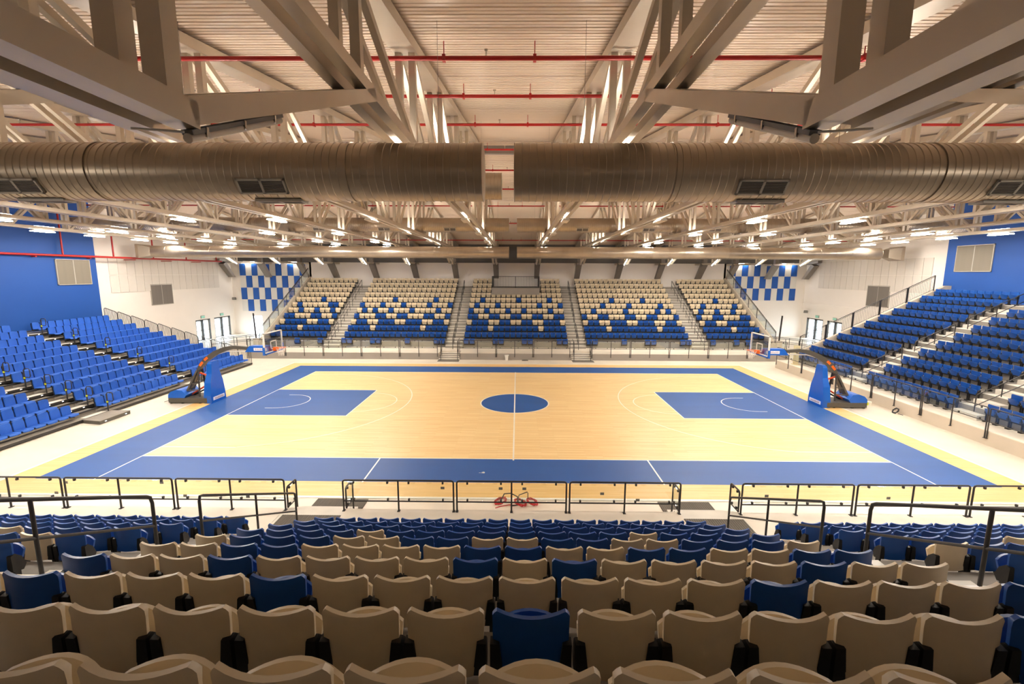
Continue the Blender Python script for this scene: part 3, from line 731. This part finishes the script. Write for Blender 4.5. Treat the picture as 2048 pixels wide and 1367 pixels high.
for i in range(11):
    x, z = LFT(i)
    for q, y0 in enumerate((4.3, -2.4, -9.1)):
        for k in range(11):
            p = (x, y0+.25+.5*k, z-.66)
            if inview((p[0], p[1], p[2]+.5), 40): bl.append((px(p)[2], p, 'blue padded seat of retractable stand, %s block, row %s up, %s along' % (('far', 'middle', 'near')[q], ORD[i], ORD[k])))
bl.sort()
for w, p, lab in bl[:300]:
    t = thing('bleacher_seat', lab, 'seat', p, PI/2, 'retractable stand seats')
    obj('backrest', BS[0], t); obj('seat_pan', BS[1], t); obj('frame', BS[2], t)
# yellow-banded grab posts at the aisles
gp = {'post': MB().tube([(0, 0, 0), (0, 0, .85)], .03, 8).mesh('post', 'black_metal', 50), 'hoop': MB().tube([(0, 0, .83), (.05, 0, .92), (.25, 0, .92), (.30, 0, .85), (.30, 0, .55), (.25, 0, .48), (.05, 0, .50)], .02, 6).mesh('hoop', 'black_metal', 50), 'band': MB().tube([(0, 0, .42), (0, 0, .50)], .04, 8).mesh('band', 'yellow', 50)}
for q, (a, b) in enumerate(LA):
    for i in range(0, 11, 1 if q else 2):
        x, z = LFT(i)
        p = (x+.58, b+.05, z-.66)
        if not inview(p, 20): continue
        t = thing('grab_post', 'black hooped grab post with yellow band, %s aisle of retractable stand, row %s' % (('far', 'near')[q], ORD[i]), 'handrail', p, 0, 'aisle grab posts')
        obj('post', gp['post'], t); obj('hoop', gp['hoop'], t); obj('band', gp['band'], t)
# hooped barrier up the end of the retractable stand
for i in range(11):
    x, z = LFT(i); zt = z-.66; x1 = x+.60; x0 = x1-.96
    t = thing('hooped_barrier', 'black hooped bar panel closing the retractable stand end, row %s up' % ORD[i], 'railing', (x0, 9.86, zt), 0, 'end barrier panels')
    zz = 1.05; zl = .80
    MB().tube([(0, 0, -.25), (0, 0, zz+.05), (.06, 0, zz+.12), (.12, 0, zz+.12), (.82, 0, zl+.1), (.90, 0, zl+.05), (.94, 0, zl-.05), (.94, 0, -.25)], .022, 6).build('hoop', 'black_metal', t, 60)
    b = MB()
    for k in range(1, 9): b.tube([(k*.104, 0, -.1), (k*.104, 0, zz+.12-(k*.104-.12)/.7*(zz-zl+.02) if k > 1 else zz+.11)], .015, 5)
    o = b.build('bars', 'black_metal', t); o['kind'] = 'stuff'
    MB().tube([(0, 0, -.1), (.94, 0, -.1)], .014, 6).build('bottom_rail', 'black_metal', t)

# ------------------------------------------------------------------ railings
def rail_module(label, p0, p1, base, h, low, posts, glassm=True, drop=0., group=None, r=.024, name='glass_railing'):
    p0, p1 = Vector((*p0, base)), Vector((*p1, base)); d = p1-p0; L = d.length; d.normalize()
    t = thing(name, label, 'railing', p0, math.atan2(d.y, d.x), group)
    c = .06
    MB().tube([(0, 0, -drop), (0, 0, h-c), (c*.3, 0, h-c*.3), (c, 0, h), (L-c, 0, h), (L-c*.3, 0, h-c*.3), (L, 0, h-c), (L, 0, -drop)], r, 8).build('top_rail', 'black_metal', t, 50)
    MB().tube([(0, 0, low), (L, 0, low)], r*.8, 6).build('lower_rail', 'black_metal', t)
    for k in range(1, posts): MB().tube([(L*k/posts, 0, -drop), (L*k/posts, 0, h)], r, 8).build('post', 'black_metal', t, 50)
    fm = MB().box(-.035, -.05, -drop, .035, .05, -drop+.015).mesh('foot', 'black_metal')
    for k in range(posts+1): obj('foot', fm, t, (L*k/posts, 0, 0))
    if glassm:
        cm = MB().box(-.022, -.025, -.03, .022, .025, .03).mesh('clamp', 'black_metal')
        for k in range(posts):
            a, b = L*k/posts+.05, L*(k+1)/posts-.05
            MB().box(a, -.006, low+.04, b, .006, h-.05).build('pane', 'glass', t)
            for q in (.17, .83):
                for zz in (low+.05, h-.06): obj('clamp', cm, t, (a+(b-a)*q, 0, zz))
    return t
NH, NL = .87, .28
for k, (a, b) in enumerate(((-4.52, -1.56), (-1.47, 1.45), (1.54, 4.47))): rail_module('glass railing below the near centre seats, %s' % ('panel beside the mat on the retractable side', 'middle panel in front of the coiled red cables', 'panel beside the mat on the end stand side')[k], (a, -12.35), (b, -12.35), NS, NH, NL, 2, group='near glass railing')
for s, w in ((-1, 'retractable'), (1, 'end')):
    for k in range(4):
        a = s*(6.1+3.02*k); b = s*(6.1+3.02*k+2.92)
        rail_module('glass railing below the near seats on the %s stand side, %s panel from the aisle' % (w, ORD[k]), (min(a, b), -12.35), (max(a, b), -12.35), NS, NH, NL, 2, group='near glass railing')
    for k, xx in enumerate((4.50, 6.1)):
        rail_module('short glazed return rail at the near aisle steps, %s stand side, %s edge' % (w, ('inner', 'outer')[k]), (s*xx, -12.22), (s*xx, -11.72), .16, .98, .40, 1, group='short return rails', drop=.14)
# far stand glass front
def frange(a, b, n): return [(a+(b-a)*k/n, a+(b-a)*(k+1)/n-.09) for k in range(n)]
for k, (a, b) in enumerate(frange(-21.6, -6.2, 5)+frange(-4.5, 4.42, 3)+frange(6.1, 21.6, 5)):
    rail_module('glass railing along the far stand walkway, %s of thirteen panels' % ORD[k], (a, 12.31), (b, 12.31), FS, 1.05, .42, 2, drop=.28, group='far glass railing')
for s in (-1, 1):
    for k, xx in enumerate((4.64, 5.98)):
        t = thing('stair_rail', 'black rail beside the short far steps, %s side, %s edge' % (('retractable', 'end')[s > 0], ('inner', 'outer')[k]), 'railing', (s*xx, 12.3, 0), 0, 'short stair rails')
        MB().tube([(0, -.25, 0), (0, -.25, .95), (0, .0, 1.5), (0, 1.1, 1.56)], .024, 8).build('top_rail', 'black_metal', t, 50); MB().tube([(0, .3, .3), (0, .3, 1.5)], .022, 6).build('post', 'black_metal', t); MB().tube([(0, -.25, .5), (0, .3, .95)], .018, 6).build('lower_rail', 'black_metal', t)
# end stand glass front
for k in range(8):
    y1 = 9.75-3.08*k
    if y1 < -15: break
    rail_module('glass railing in front of the end stand, %s panel from the far corner' % ORD[k], (19.33, y1-2.99), (19.33, y1), .58, .98, .40, 2, drop=.30, group='end stand glass railing')
# sloping aisle handrails
def handrail(label, a, b, h, npost, group, mid=.45):
    a, b = Vector(a), Vector(b); t = thing('handrail', label, 'railing', a, 0, group); d = b-a; hz = Vector((0, 0, h)); c = d.normalized()*.1
    MB().tube([(0, 0, 0), Vector((0, 0, h-.1)), c*.3+hz*.985, c+hz, d-c+hz, d-c*.3+hz*.985, d+Vector((0, 0, h-.1)), d], .024, 8).build('top_rail', 'black_metal', t, 50)
    MB().tube([Vector((0, 0, mid)), d+Vector((0, 0, mid))], .02, 6).build('mid_rail', 'black_metal', t)
    for k in range(1, npost): p = d*(k/npost); MB().tube([p, p+hz], .022, 8).build('post', 'black_metal', t, 50)
def nz(y): # tread height of the near aisles
    return NS+max(0, (-13.2-y))*.4923
for s, w in ((-1, 'retractable'), (1, 'end')):
    for k, (a, b) in enumerate(((-16.55, -13.35), (-20.7, -17.5))):
        handrail('black sloping handrail in the near aisle, %s stand side, %s section' % (w, ('lower', 'upper')[k]), (s*5.3, a, nz(a)), (s*5.3, b, nz(b)), .92, 2, 'near aisle handrails')
def fz(y): return FS+max(0, y-14.5)*.532
for q, (a, b) in enumerate(AIS):
    xc = (a+b)/2
    for k, (y0, y1) in enumerate(((14.3, 16.6), (17.3, 19.7), (20.4, 23.4))):
        handrail('thin black handrail in the %s aisle of the far stand, %s section up' % (ORD[q], ORD[k]), (xc, y0, fz(y0)), (xc, y1, fz(y1)), .92, 3, 'far aisle handrails')
def rz_(x): return .58+max(0, x-20.6)*.486
for q, (a, b) in enumerate(RA):
    yc = (a+b)/2
    for k, (x0, x1) in enumerate(((20.7, 22.9), (23.6, 25.8), (26.5, 29.6))):
        handrail('black handrail in the %s aisle of the end stand, %s section up' % (('far', 'near')[q], ORD[k]), (x0, yc, rz_(x0)), (x1, yc, rz_(x1)), .95, 2, 'end stand aisle handrails')
# rails on the sloping parapets of the far stand
for s, w in ((-1, 'retractable'), (1, 'end')):
    t = thing('parapet_railing', 'sloping black glazed rail on the far stand parapet by the %s stand' % w, 'railing', (s*21.85, 14.4, 0))
    A, B = Vector((0, .2, 1.1)), Vector((0, 10.1, 6.35)); H = Vector((0, 0, 1.0))
    MB().tube([A, A+H, B+H, B], .03, 8).build('top_rail', 'black_metal', t, 40); MB().tube([A+H*.9, B+H*.9], .018, 6).build('second_rail', 'black_metal', t)
    for k in range(1, 6): p = A.lerp(B, k/6); MB().tube([p, p+H], .028, 8).build('post', 'black_metal', t)
    b = MB(); b.hexa([A+Vector((-.005, .05, .1)), B+Vector((-.005, -.05, .1)), B+Vector((.005, -.05, .1)), A+Vector((.005, .05, .1)), A+Vector((-.005, .05, .9)), B+Vector((-.005, -.05, .9)), B+Vector((.005, -.05, .9)), A+Vector((.005, .05, .9))]); b.build('pane', 'glass', t)
    t = thing('corner_post', 'tall dark post at the foot of the far stand parapet by the %s stand' % w, 'post', (s*21.85, 14.15, 0))
    MB().bar((0, 0, 0), (s*.15, 0, 3.5), .09, .09).build('shaft', 'black_metal', t); MB().box(-.2, -.25, 0, .2, .02, 1.4).build('base', 'kerb_wall', t)
# barred rail on the end stand parapet
for k in range(5):
    x0, x1 = 20.75+1.84*k, 20.75+1.84*(k+1); z0, z1 = 1.36+(x0-20.8)*.486, 1.36+(x1-20.8)*.486
    t = thing('barred_railing', 'black barred rail on the end stand parapet, %s panel up' % ORD[k], 'railing', (x0, 9.48, z0), 0, 'parapet barred rails')
    d = Vector((x1-x0-.08, 0, z1-z0-.04)); H = Vector((0, 0, 1.08))
    MB().bar((0, 0, 0), H, .05, .05, (1, 0, 0)).bar(d, d+H, .05, .05, (1, 0, 0)).build('posts', 'black_metal', t)
    MB().tube([H, d+H], .024, 6).build('top_rail', 'black_metal', t); MB().tube([H*.92, d+H*.92], .014, 6).build('second_rail', 'black_metal', t); MB().tube([H*.08, d+H*.08], .014, 6).build('bottom_rail', 'black_metal', t)
    b = MB()
    for q in range(1, 15): p = d*(q/15); b.tube([p+H*.08, p+H*.92], .008, 4)
    o = b.build('bars', 'black_metal', t); o['kind'] = 'stuff'
# camera platform railing
t = thing('platform_railing', 'dark barred railing around the camera platform at the far stand top', 'railing', (-2.4, 21.95, 5.45))
for a, b in (((0, 0, 1.12), (4.65, 0, 1.12)), ((0, 0, .05), (4.65, 0, .05)), ((4.65, 0, 1.12), (4.65, 2.6, 1.12)), ((0, 0, 1.12), (0, 2.6, 1.12))): MB().tube([a, b], .025, 6).build('rail', 'black_metal', t)
for p in ((0, 0), (2.32, 0), (4.65, 0), (0, 2.6), (4.65, 2.6)): MB().box(p[0]-.03, p[1]-.03, 0, p[0]+.03, p[1]+.03, 1.14).build('post', 'black_metal', t)
b = MB()
for k in range(1, 38): b.tube([(4.65*k/38, 0, .05), (4.65*k/38, 0, 1.12)], .009, 4)
for k in range(1, 18):
    for xx in (0, 4.65): b.tube([(xx, 2.6*k/18, .05), (xx, 2.6*k/18, 1.12)], .009, 4)
o = b.build('bars', 'black_metal', t); o['kind'] = 'stuff'
# ramps with rails in the two far corners
for s, w in ((-1, 'retractable'), (1, 'end')):
    rp = thing('access_ramp', 'pale concrete ramp with black rails in the corner by the %s stand' % w, 'ramp', (s*22.2, 15.6, 0))
    MB().hexa([(0, 0, 0), (s*4.6, 0, 0), (s*4.6, 1.5, 0), (0, 1.5, 0), (0, 0, .55), (s*4.6, 0, .1), (s*4.6, 1.5, .1), (0, 1.5, .55)]).build('slope', 'slab', rp)
    for yy in (.05, 1.45):
        MB().tube([(0, yy, .55), (0, yy, 1.45), (s*4.6, yy, 1.0), (s*4.6, yy, .1)], .025, 6).build('top_rail', 'black_metal', rp); MB().tube([(0, yy, 1.05), (s*4.6, yy, .6)], .02, 6).build('lower_rail', 'black_metal', rp)
        for k in range(1, 4): q = k/4; MB().tube([(s*4.6*q, yy, .55-.45*q), (s*4.6*q, yy, 1.45-.45*q)], .022, 6).build('post', 'black_metal', rp)

# ------------------------------------------------------------------ basketball goals
def goal(s, label):
    t = thing('basketball_goal', label, 'basketball goal', (0, 0, 0)); X = lambda x: s*x
    def hx(P): return MB().hexa([(X(a), b, c) for a, b, c in P]) if s < 0 else MB().hexa([(X(a), b, c) for a, b, c in (P[1], P[0], P[3], P[2], P[5], P[4], P[7], P[6])])
    def bx(name, m, a0, b0, c0, a1, b1, c1, par=t): return box(name, m, X(a0), b0, c0, X(a1), b1, c1, par)
    ch = bx('chassis', 'goal_grey', 16.25, -.58, .05, 18.3, .58, .30)
    for a in (16.6, 17.55, 18.15): bx('foot', 'black_plastic', a, -.55, 0, a+.1, -.4, .06); bx('foot', 'black_plastic', a, .4, 0, a+.1, .55, .06)
    # ballast box with sagging cover
    b = MB(); n = len(b.v); poly = [(17.45, .30), (17.35, .46), (17.55, .70), (17.85, .74), (18.15, .64), (18.30, .48), (18.32, .30)]
    b.prism(poly, lambda p, y: (X(p[0]), y, p[1]), -.56, .56); b.build('ballast_cover', 'goal_blue', t, 50)
    # bottle-shaped front pad
    b = MB(); lev = [(0, .60, .40), (.42, .60, .40), (.46, .59, .39), (1.1, .50, .36), (1.55, .34, .30), (2.08, .27, .26), (2.2, .22, .22)]
    F = [];
    for z, hw, dp in lev: F.append([(15.98+(.06*z/2.2), -hw, z), (15.98+.06*z/2.2, hw, z), (16.02+dp, hw*.92, z), (16.02+dp, -hw*.92, z)])
    for k in range(len(F)-1):
        q = F[k]+F[k+1]; b.hexa([(X(a), c, d) for a, c, d in q])
    pad = b.build('front_pad', 'goal_blue', t)
    MB().box(min(X(15.965), X(15.98)), -.46, .16, max(X(15.965), X(15.98)), .46, .33).build('label_strip', 'label_white', pad)
    ink = MB()
    for k, (a, h) in enumerate(((-.34, .10), (-.28, .06), (-.22, .10), (-.15, .07), (-.09, .10), (-.02, .08), (.05, .10), (.12, .06), (.18, .10), (.25, .08), (.32, .07))): ink.box(min(X(15.958), X(15.966)), a, .2, max(X(15.958), X(15.966)), a+.04, .2+h)
    ink.build('lettering', 'label_ink', pad)
    # curved boom
    path = [(17.65, .28), (17.25, 1.05), (16.95, 1.66), (16.72, 2.0), (16.42, 2.30), (15.95, 2.62), (15.40, 2.86), (14.9, 2.95), (14.2, 2.90)]
    for k in range(len(path)-1):
        pass
    b = MB(); dep = [.08, .09, .12, .24, .26, .25, .22, .18, .14]
    L = []
    for (x, z), dd in zip(path, dep):
        L.append((x, z, dd))
    rows = []
    for k, (x, z, dd) in enumerate(L):
        x2, z2 = path[min(k+1, len(path)-1)]; x1, z1 = path[max(k-1, 0)]; tx, tz = x2-x1, z2-z1; l = math.hypot(tx, tz); nx, nz_ = -tz/l, tx/l
        rows.append([(X(x+nx*dd/2), -.09, z+nz_*dd/2), (X(x+nx*dd/2), .09, z+nz_*dd/2), (X(x-nx*dd/2), .09, z-nz_*dd/2), (X(x-nx*dd/2), -.09, z-nz_*dd/2)])
    n = len(b.v)
    for r_ in rows: b.v += r_
    for k in range(len(rows)-1):
        for j in range(4): b.face(n+k*4+j, n+k*4+(j+1) % 4, n+k*4+4+(j+1) % 4, n+k*4+4+j)
    b.face(n, n+1, n+2, n+3); b.face(*[n+(len(rows)-1)*4+j for j in (3, 2, 1, 0)])
    boom = b.build('boom', 'goal_grey', t)
    for q, (x0, z0, x1, z1) in enumerate(((16.80, 1.94, 16.62, 2.15), (16.52, 2.25, 16.34, 2.40))): MB().bar((X(x0), 0, z0), (X(x1), 0, z1), .20, .12, (0, 1, 0)).build('orange_plate', 'orange', boom)
    MB().tube([(X(15.9), 0, 2.55), (X(15.3), 0, 2.72), (X(14.3), 0, 2.74)], .03, 6).build('lower_tie', 'white_paint', t)
    for yy in (-.3, .3):
        MB().bar((X(17.65), yy, .28), (X(16.95), yy*.4, 1.70), .08, .08).build('rear_strut', 'goal_grey', t)
        MB().bar((X(16.85), yy*.5, 1.75), (X(16.80), yy, .32), .07, .07).build('front_strut', 'black_metal', t)
    for q in (.25, .5): MB().bar((X(17.65-.7*q), -.3+.18*q, .28+1.42*q), (X(16.80+.03*q), -.3+.15*q, .32+1.42*q), .05, .05).build('cross_bar', 'goal_grey', t)
    MB().tube([(X(17.45), 0, .36), (X(16.45), 0, .95)], .045, 8).build('orange_piston', 'orange_red', t); MB().tube([(X(17.4), .12, .30), (X(16.5), .1, .75)], .04, 8).build('black_piston', 'black_plastic', t)
    MB().bar((X(16.9), 0, 1.55), (X(16.2), 0, 1.32), .06, .07).build('orange_lever', 'orange_red', t)
    # padded head and glass board
    zb = 2.74
    hd = hx([(14.25, -.20, zb-.02), (12.98, -.22, zb-.02), (12.98, .22, zb-.02), (14.25, .20, zb-.02), (14.0, -.18, zb+.30), (12.98, -.2, zb+.30), (12.98, .2, zb+.30), (14.0, .18, zb+.30)]).build('boom_pad', 'goal_blue', t)
    for yy in (-.225, .222): MB().box(min(X(13.05), X(13.75)), yy-.004, zb+.06, max(X(13.05), X(13.75)), yy+.004, zb+.21).build('label_strip', 'label_white', hd)
    ink = MB()
    for k in range(7): ink.box(min(X(13.12+.085*k), X(13.16+.085*k)), -.233, zb+.10, max(X(13.12+.085*k), X(13.16+.085*k)), -.229, zb+.10+(.08, .05, .07)[k % 3])
    ink.build('lettering', 'label_ink', hd)
    bd = bx('board_glass', 'glass_board', 12.80, -.88, zb+.02, 12.82, .88, zb+1.03)
    fr = MB()
    for a in ((-.92, zb, .92, zb+.05), (-.92, zb+1.01, .92, zb+1.06), (-.92, zb, -.85, zb+1.06), (.85, zb, .92, zb+1.06)): fr.box(min(X(12.785), X(12.85)), a[0], a[1], max(X(12.785), X(12.85)), a[2], a[3])
    fr.build('board_frame', 'white_paint', t)
    sq = MB()
    for a in ((-.295, zb+.14, .295, zb+.19), (-.295, zb+.54, .295, zb+.59), (-.295, zb+.14, -.245, zb+.59), (.245, zb+.14, .295, zb+.59)): sq.box(min(X(12.79), X(12.80)), a[0], a[1], max(X(12.79), X(12.80)), a[2], a[3])
    sq.build('target_square', 'white_paint', bd)
    bx('cross_tube', 'chrome', 12.86, -.88, zb+.62, 12.90, .88, zb+.65)
    pd = MB()
    for a in ((-.95, zb-.06, .95, zb+.01), (-.96, zb-.06, -.90, zb+.34), (.90, zb-.06, .96, zb+.34)): pd.box(min(X(12.77), X(12.87)), a[0], a[1], max(X(12.77), X(12.87)), a[2], a[3])
    pd.build('edge_pad', 'goal_blue', t)
    zr = zb+.20; hc = X(12.425)
    MB().tube([(hc+.235*math.cos(2*PI*k/28), .235*math.sin(2*PI*k/28), zr) for k in range(28)], .014, 6, True).build('ring', 'orange', t)
    bx('ring_mount', 'orange', 12.60, -.11, zr-.16, 12.79, .11, zr+.02)
    nb = MB(); prof_ = [(0, .225), (.1, .2), (.2, .165), (.32, .14), (.42, .135)]
    for k in range(12):
        for sg in (-1, 1): nb.tube([(hc+r_*math.cos(2*PI*k/12+sg*d_*1.3), r_*math.sin(2*PI*k/12+sg*d_*1.3), zr-.01-d_) for d_, r_ in prof_], .009, 4)
    nb.build('net', 'net', t)
goal(-1, 'portable basketball goal with blue padding before the retractable stand')
goal(1, 'portable basketball goal with blue padding before the glass-railed end stand')

# ------------------------------------------------------------------ mats, cables and small things on the floor
for s, w in ((-1, 'retractable'), (1, 'end')):
    for nm, y0, y1, z, x0, x1 in (('floor', -11.24, -10.68, .016, 4.42, 5.98), ('walkway', -13.6, -12.62, NS+.012, 4.5, 6.05)):
        zb_ = z-.012 if nm == 'walkway' else .0
        t = thing('entrance_mat', 'dark ribbed mat on the %s at the near aisle steps, %s stand side' % (nm, w), 'mat', (s*5.2, 0, 0))
        xa, xb = (x0-5.2, x1-5.2) if s > 0 else (-x1+5.2, -x0+5.2)
        MB().box(xa, y0, zb_, xb, y1, z).build('base', 'mat_dark', t)
        b = MB(); n = 26
        for k in range(n): b.box(xa+(xb-xa)*(k+.2)/n, y0+.01, z, xa+(xb-xa)*(k+.7)/n, y1-.01, z+.008)
        o = b.build('ribs', 'mat_dark', t); o['kind'] = 'stuff'
    t = thing('entrance_mat', 'dark mat at the foot of the far steps, %s stand side' % w, 'mat', (s*5.33, 11.75, 0))
    MB().box(-.85, -.28, 0, .85, .3, .012).build('base', 'mat_dark', t); MB().box(-.8, -.24, .012, .8, .26, .018).build('ribs', 'mat_dark', t)
def coil(c, r, n, th, tilt):
    pts = []
    for k in range(int(n*20)):
        a = 2*PI*k/20; rr = r+.03*math.sin(k*1.7); pts.append((c[0]+rr*math.cos(a)*math.cos(tilt), c[1]+rr*math.sin(a), c[2]+th+.012*math.floor(k/20)+rr*math.cos(a)*math.sin(tilt)+r*math.sin(abs(tilt))))
    return pts
t = thing('cable_bundle', 'loose coils of red cable lying before the near railing', 'cable', (0, -10.85, 0))
for c, r, ti in (((-.36, 0.02, .0), .17, .25), ((.24, -.08, 0), .17, -.3), ((.60, -.02, 0), .16, -.3)): MB().tube(coil(c, r, 5, .012, ti), .011, 5).build('red_coil', 'cable_red', t, 60)
MB().tube([(-.36, .1, .02), (-.25, .12, .25), (-.05, .1, .28), (.15, .05, .2), (.2, -.1, .02), (.0, -.15, .02)], .018, 6).build('black_lead', 'cable_black', t, 60)
MB().tube([(.14, 0, .03), (.2, .05, .25), (.45, .1, .33), (.47, .08, .3), (.47, 0, .02)], .015, 6).build('black_lead', 'cable_black', t, 60)
MB().tube([(-.5, -.3, .015), (-.35, -.2, .015), (-.1, -.1, .015), (.1, -.12, .015)], .012, 5).build('red_lead', 'cable_red', t, 60)
t = thing('paper_bin', 'small white waste bin standing against the far stand wall', 'bin', (-.72, 12.15, 0))
b = MB(); b.tube([(0, 0, 0), (0, 0, .02)], .11, 12); b.build('base', 'white_paint', t)
b = MB(); b.hexa([(-.10, -.10, .02), (.10, -.10, .02), (.10, .10, .02), (-.10, .10, .02), (-.14, -.14, .38), (.14, -.14, .38), (.14, .14, .38), (-.14, .14, .38)]); b.build('body', 'white_paint', t)
MB().box(-.16, -.16, .38, .16, .16, .43).build('rim', 'white_paint', t)
t = thing('floor_box', 'flat dark grille on the floor beside the far stand wall', 'floor box', (.75, 12.1, 0)); MB().box(-.25, -.1, 0, .25, .1, .03).build('frame', 'mat_dark', t); MB().box(-.2, -.07, .03, .2, .07, .05).build('lid', 'black_plastic', t)
t = thing('bollard', 'cream post standing at the end stand glass rail behind the goal', 'post', (19.8, 8.2, .58)); MB().box(-.12, -.12, 0, .12, .12, 1.1).build('shaft', 'cream_post', t); MB().box(-.14, -.14, 1.1, .14, .14, 1.35).build('cap', 'cream_post', t); MB().box(-.2, -.2, 0, .2, .2, .05).build('base', 'cream_post', t)
t = thing('tool_pile', 'white tape rolls and a yellow tub left behind the end stand goal', 'tools', (18.75, .35, 0))
MB().tube([(0, 0, 0), (0, 0, .12)], .13, 12).build('tape_roll', 'white_paint', t, 50); MB().tube([(.25, -.15, 0), (.25, -.15, .16)], .12, 12).build('tape_roll', 'white_paint', t, 50); MB().tube([(.08, -.25, 0), (.08, -.25, .14)], .06, 10).build('tub', 'yellow', t, 50); MB().box(-.2, -.1, 0, -.08, .1, .12).build('box', 'plastic_grey', t)
t = thing('cable_clump', 'small dark tangle of cable at the end stand wall foot', 'cable', (19.15, -1.35, 0))
MB().tube(coil((0, 0, 0), .14, 3, .012, .9), .018, 5).build('coil', 'cable_black', t); MB().tube([(.05, -.1, .015), (.1, -.35, .015)], .015, 5).build('lead', 'cable_black', t)
t = thing('cable_scrap', 'thin dark cable scrap on the floor behind the retractable side goal', 'cable', (-18.75, -.1, 0)); MB().tube([(0, -.2, .012), (.05, 0, .012), (-.05, .15, .012), (.1, .3, .012)], .012, 5).build('lead', 'cable_black', t); MB().tube([(.1, .3, .012), (.16, .36, .012)], .022, 6).build('plug', 'cable_black', t)
t = thing('paper_scrap', 'crumpled white paper scrap on the near blue border', 'paper', (-1.05, -8.75, .0156)); MB().hexa([(-.06, -.02, 0), (.05, -.04, 0), (.07, .03, 0), (-.03, .04, 0), (-.04, -.01, .03), (.02, -.02, .02), (.04, .02, .035), (-.02, .02, .02)]).build('sheet', 'white_paint', t); MB().box(-.14, -.01, 0, -.07, .005, .006).build('corner', 'white_paint', t)
for k, (x, y, z) in enumerate([(-12.0, -12.34, 1.28), (-12.3, -12.34, .98), (-8.8, -12.34, .93), (-9.4, -12.34, 1.3), (-7.1, -12.34, .92), (-1.85, -12.34, 1.22), (-.3, -12.34, 1.22), (.33, -12.34, 1.22), (2.4, -12.34, 1.1), (3.35, -12.34, .93), (6.75, -12.34, 1.08), (9.95, -12.34, 1.05)]):
    me = MB().box(-.05, -.004, -.035, .05, 0, .035).mesh('sticker', 'plastic_grey')
    o = obj('pane_sticker', me, None, (x, y-.008, z)); tag(o, 'small grey sticker on the near glass railing, %s along from the retractable stand side' % ORD[k], 'sticker', 'stickers on the near glass')
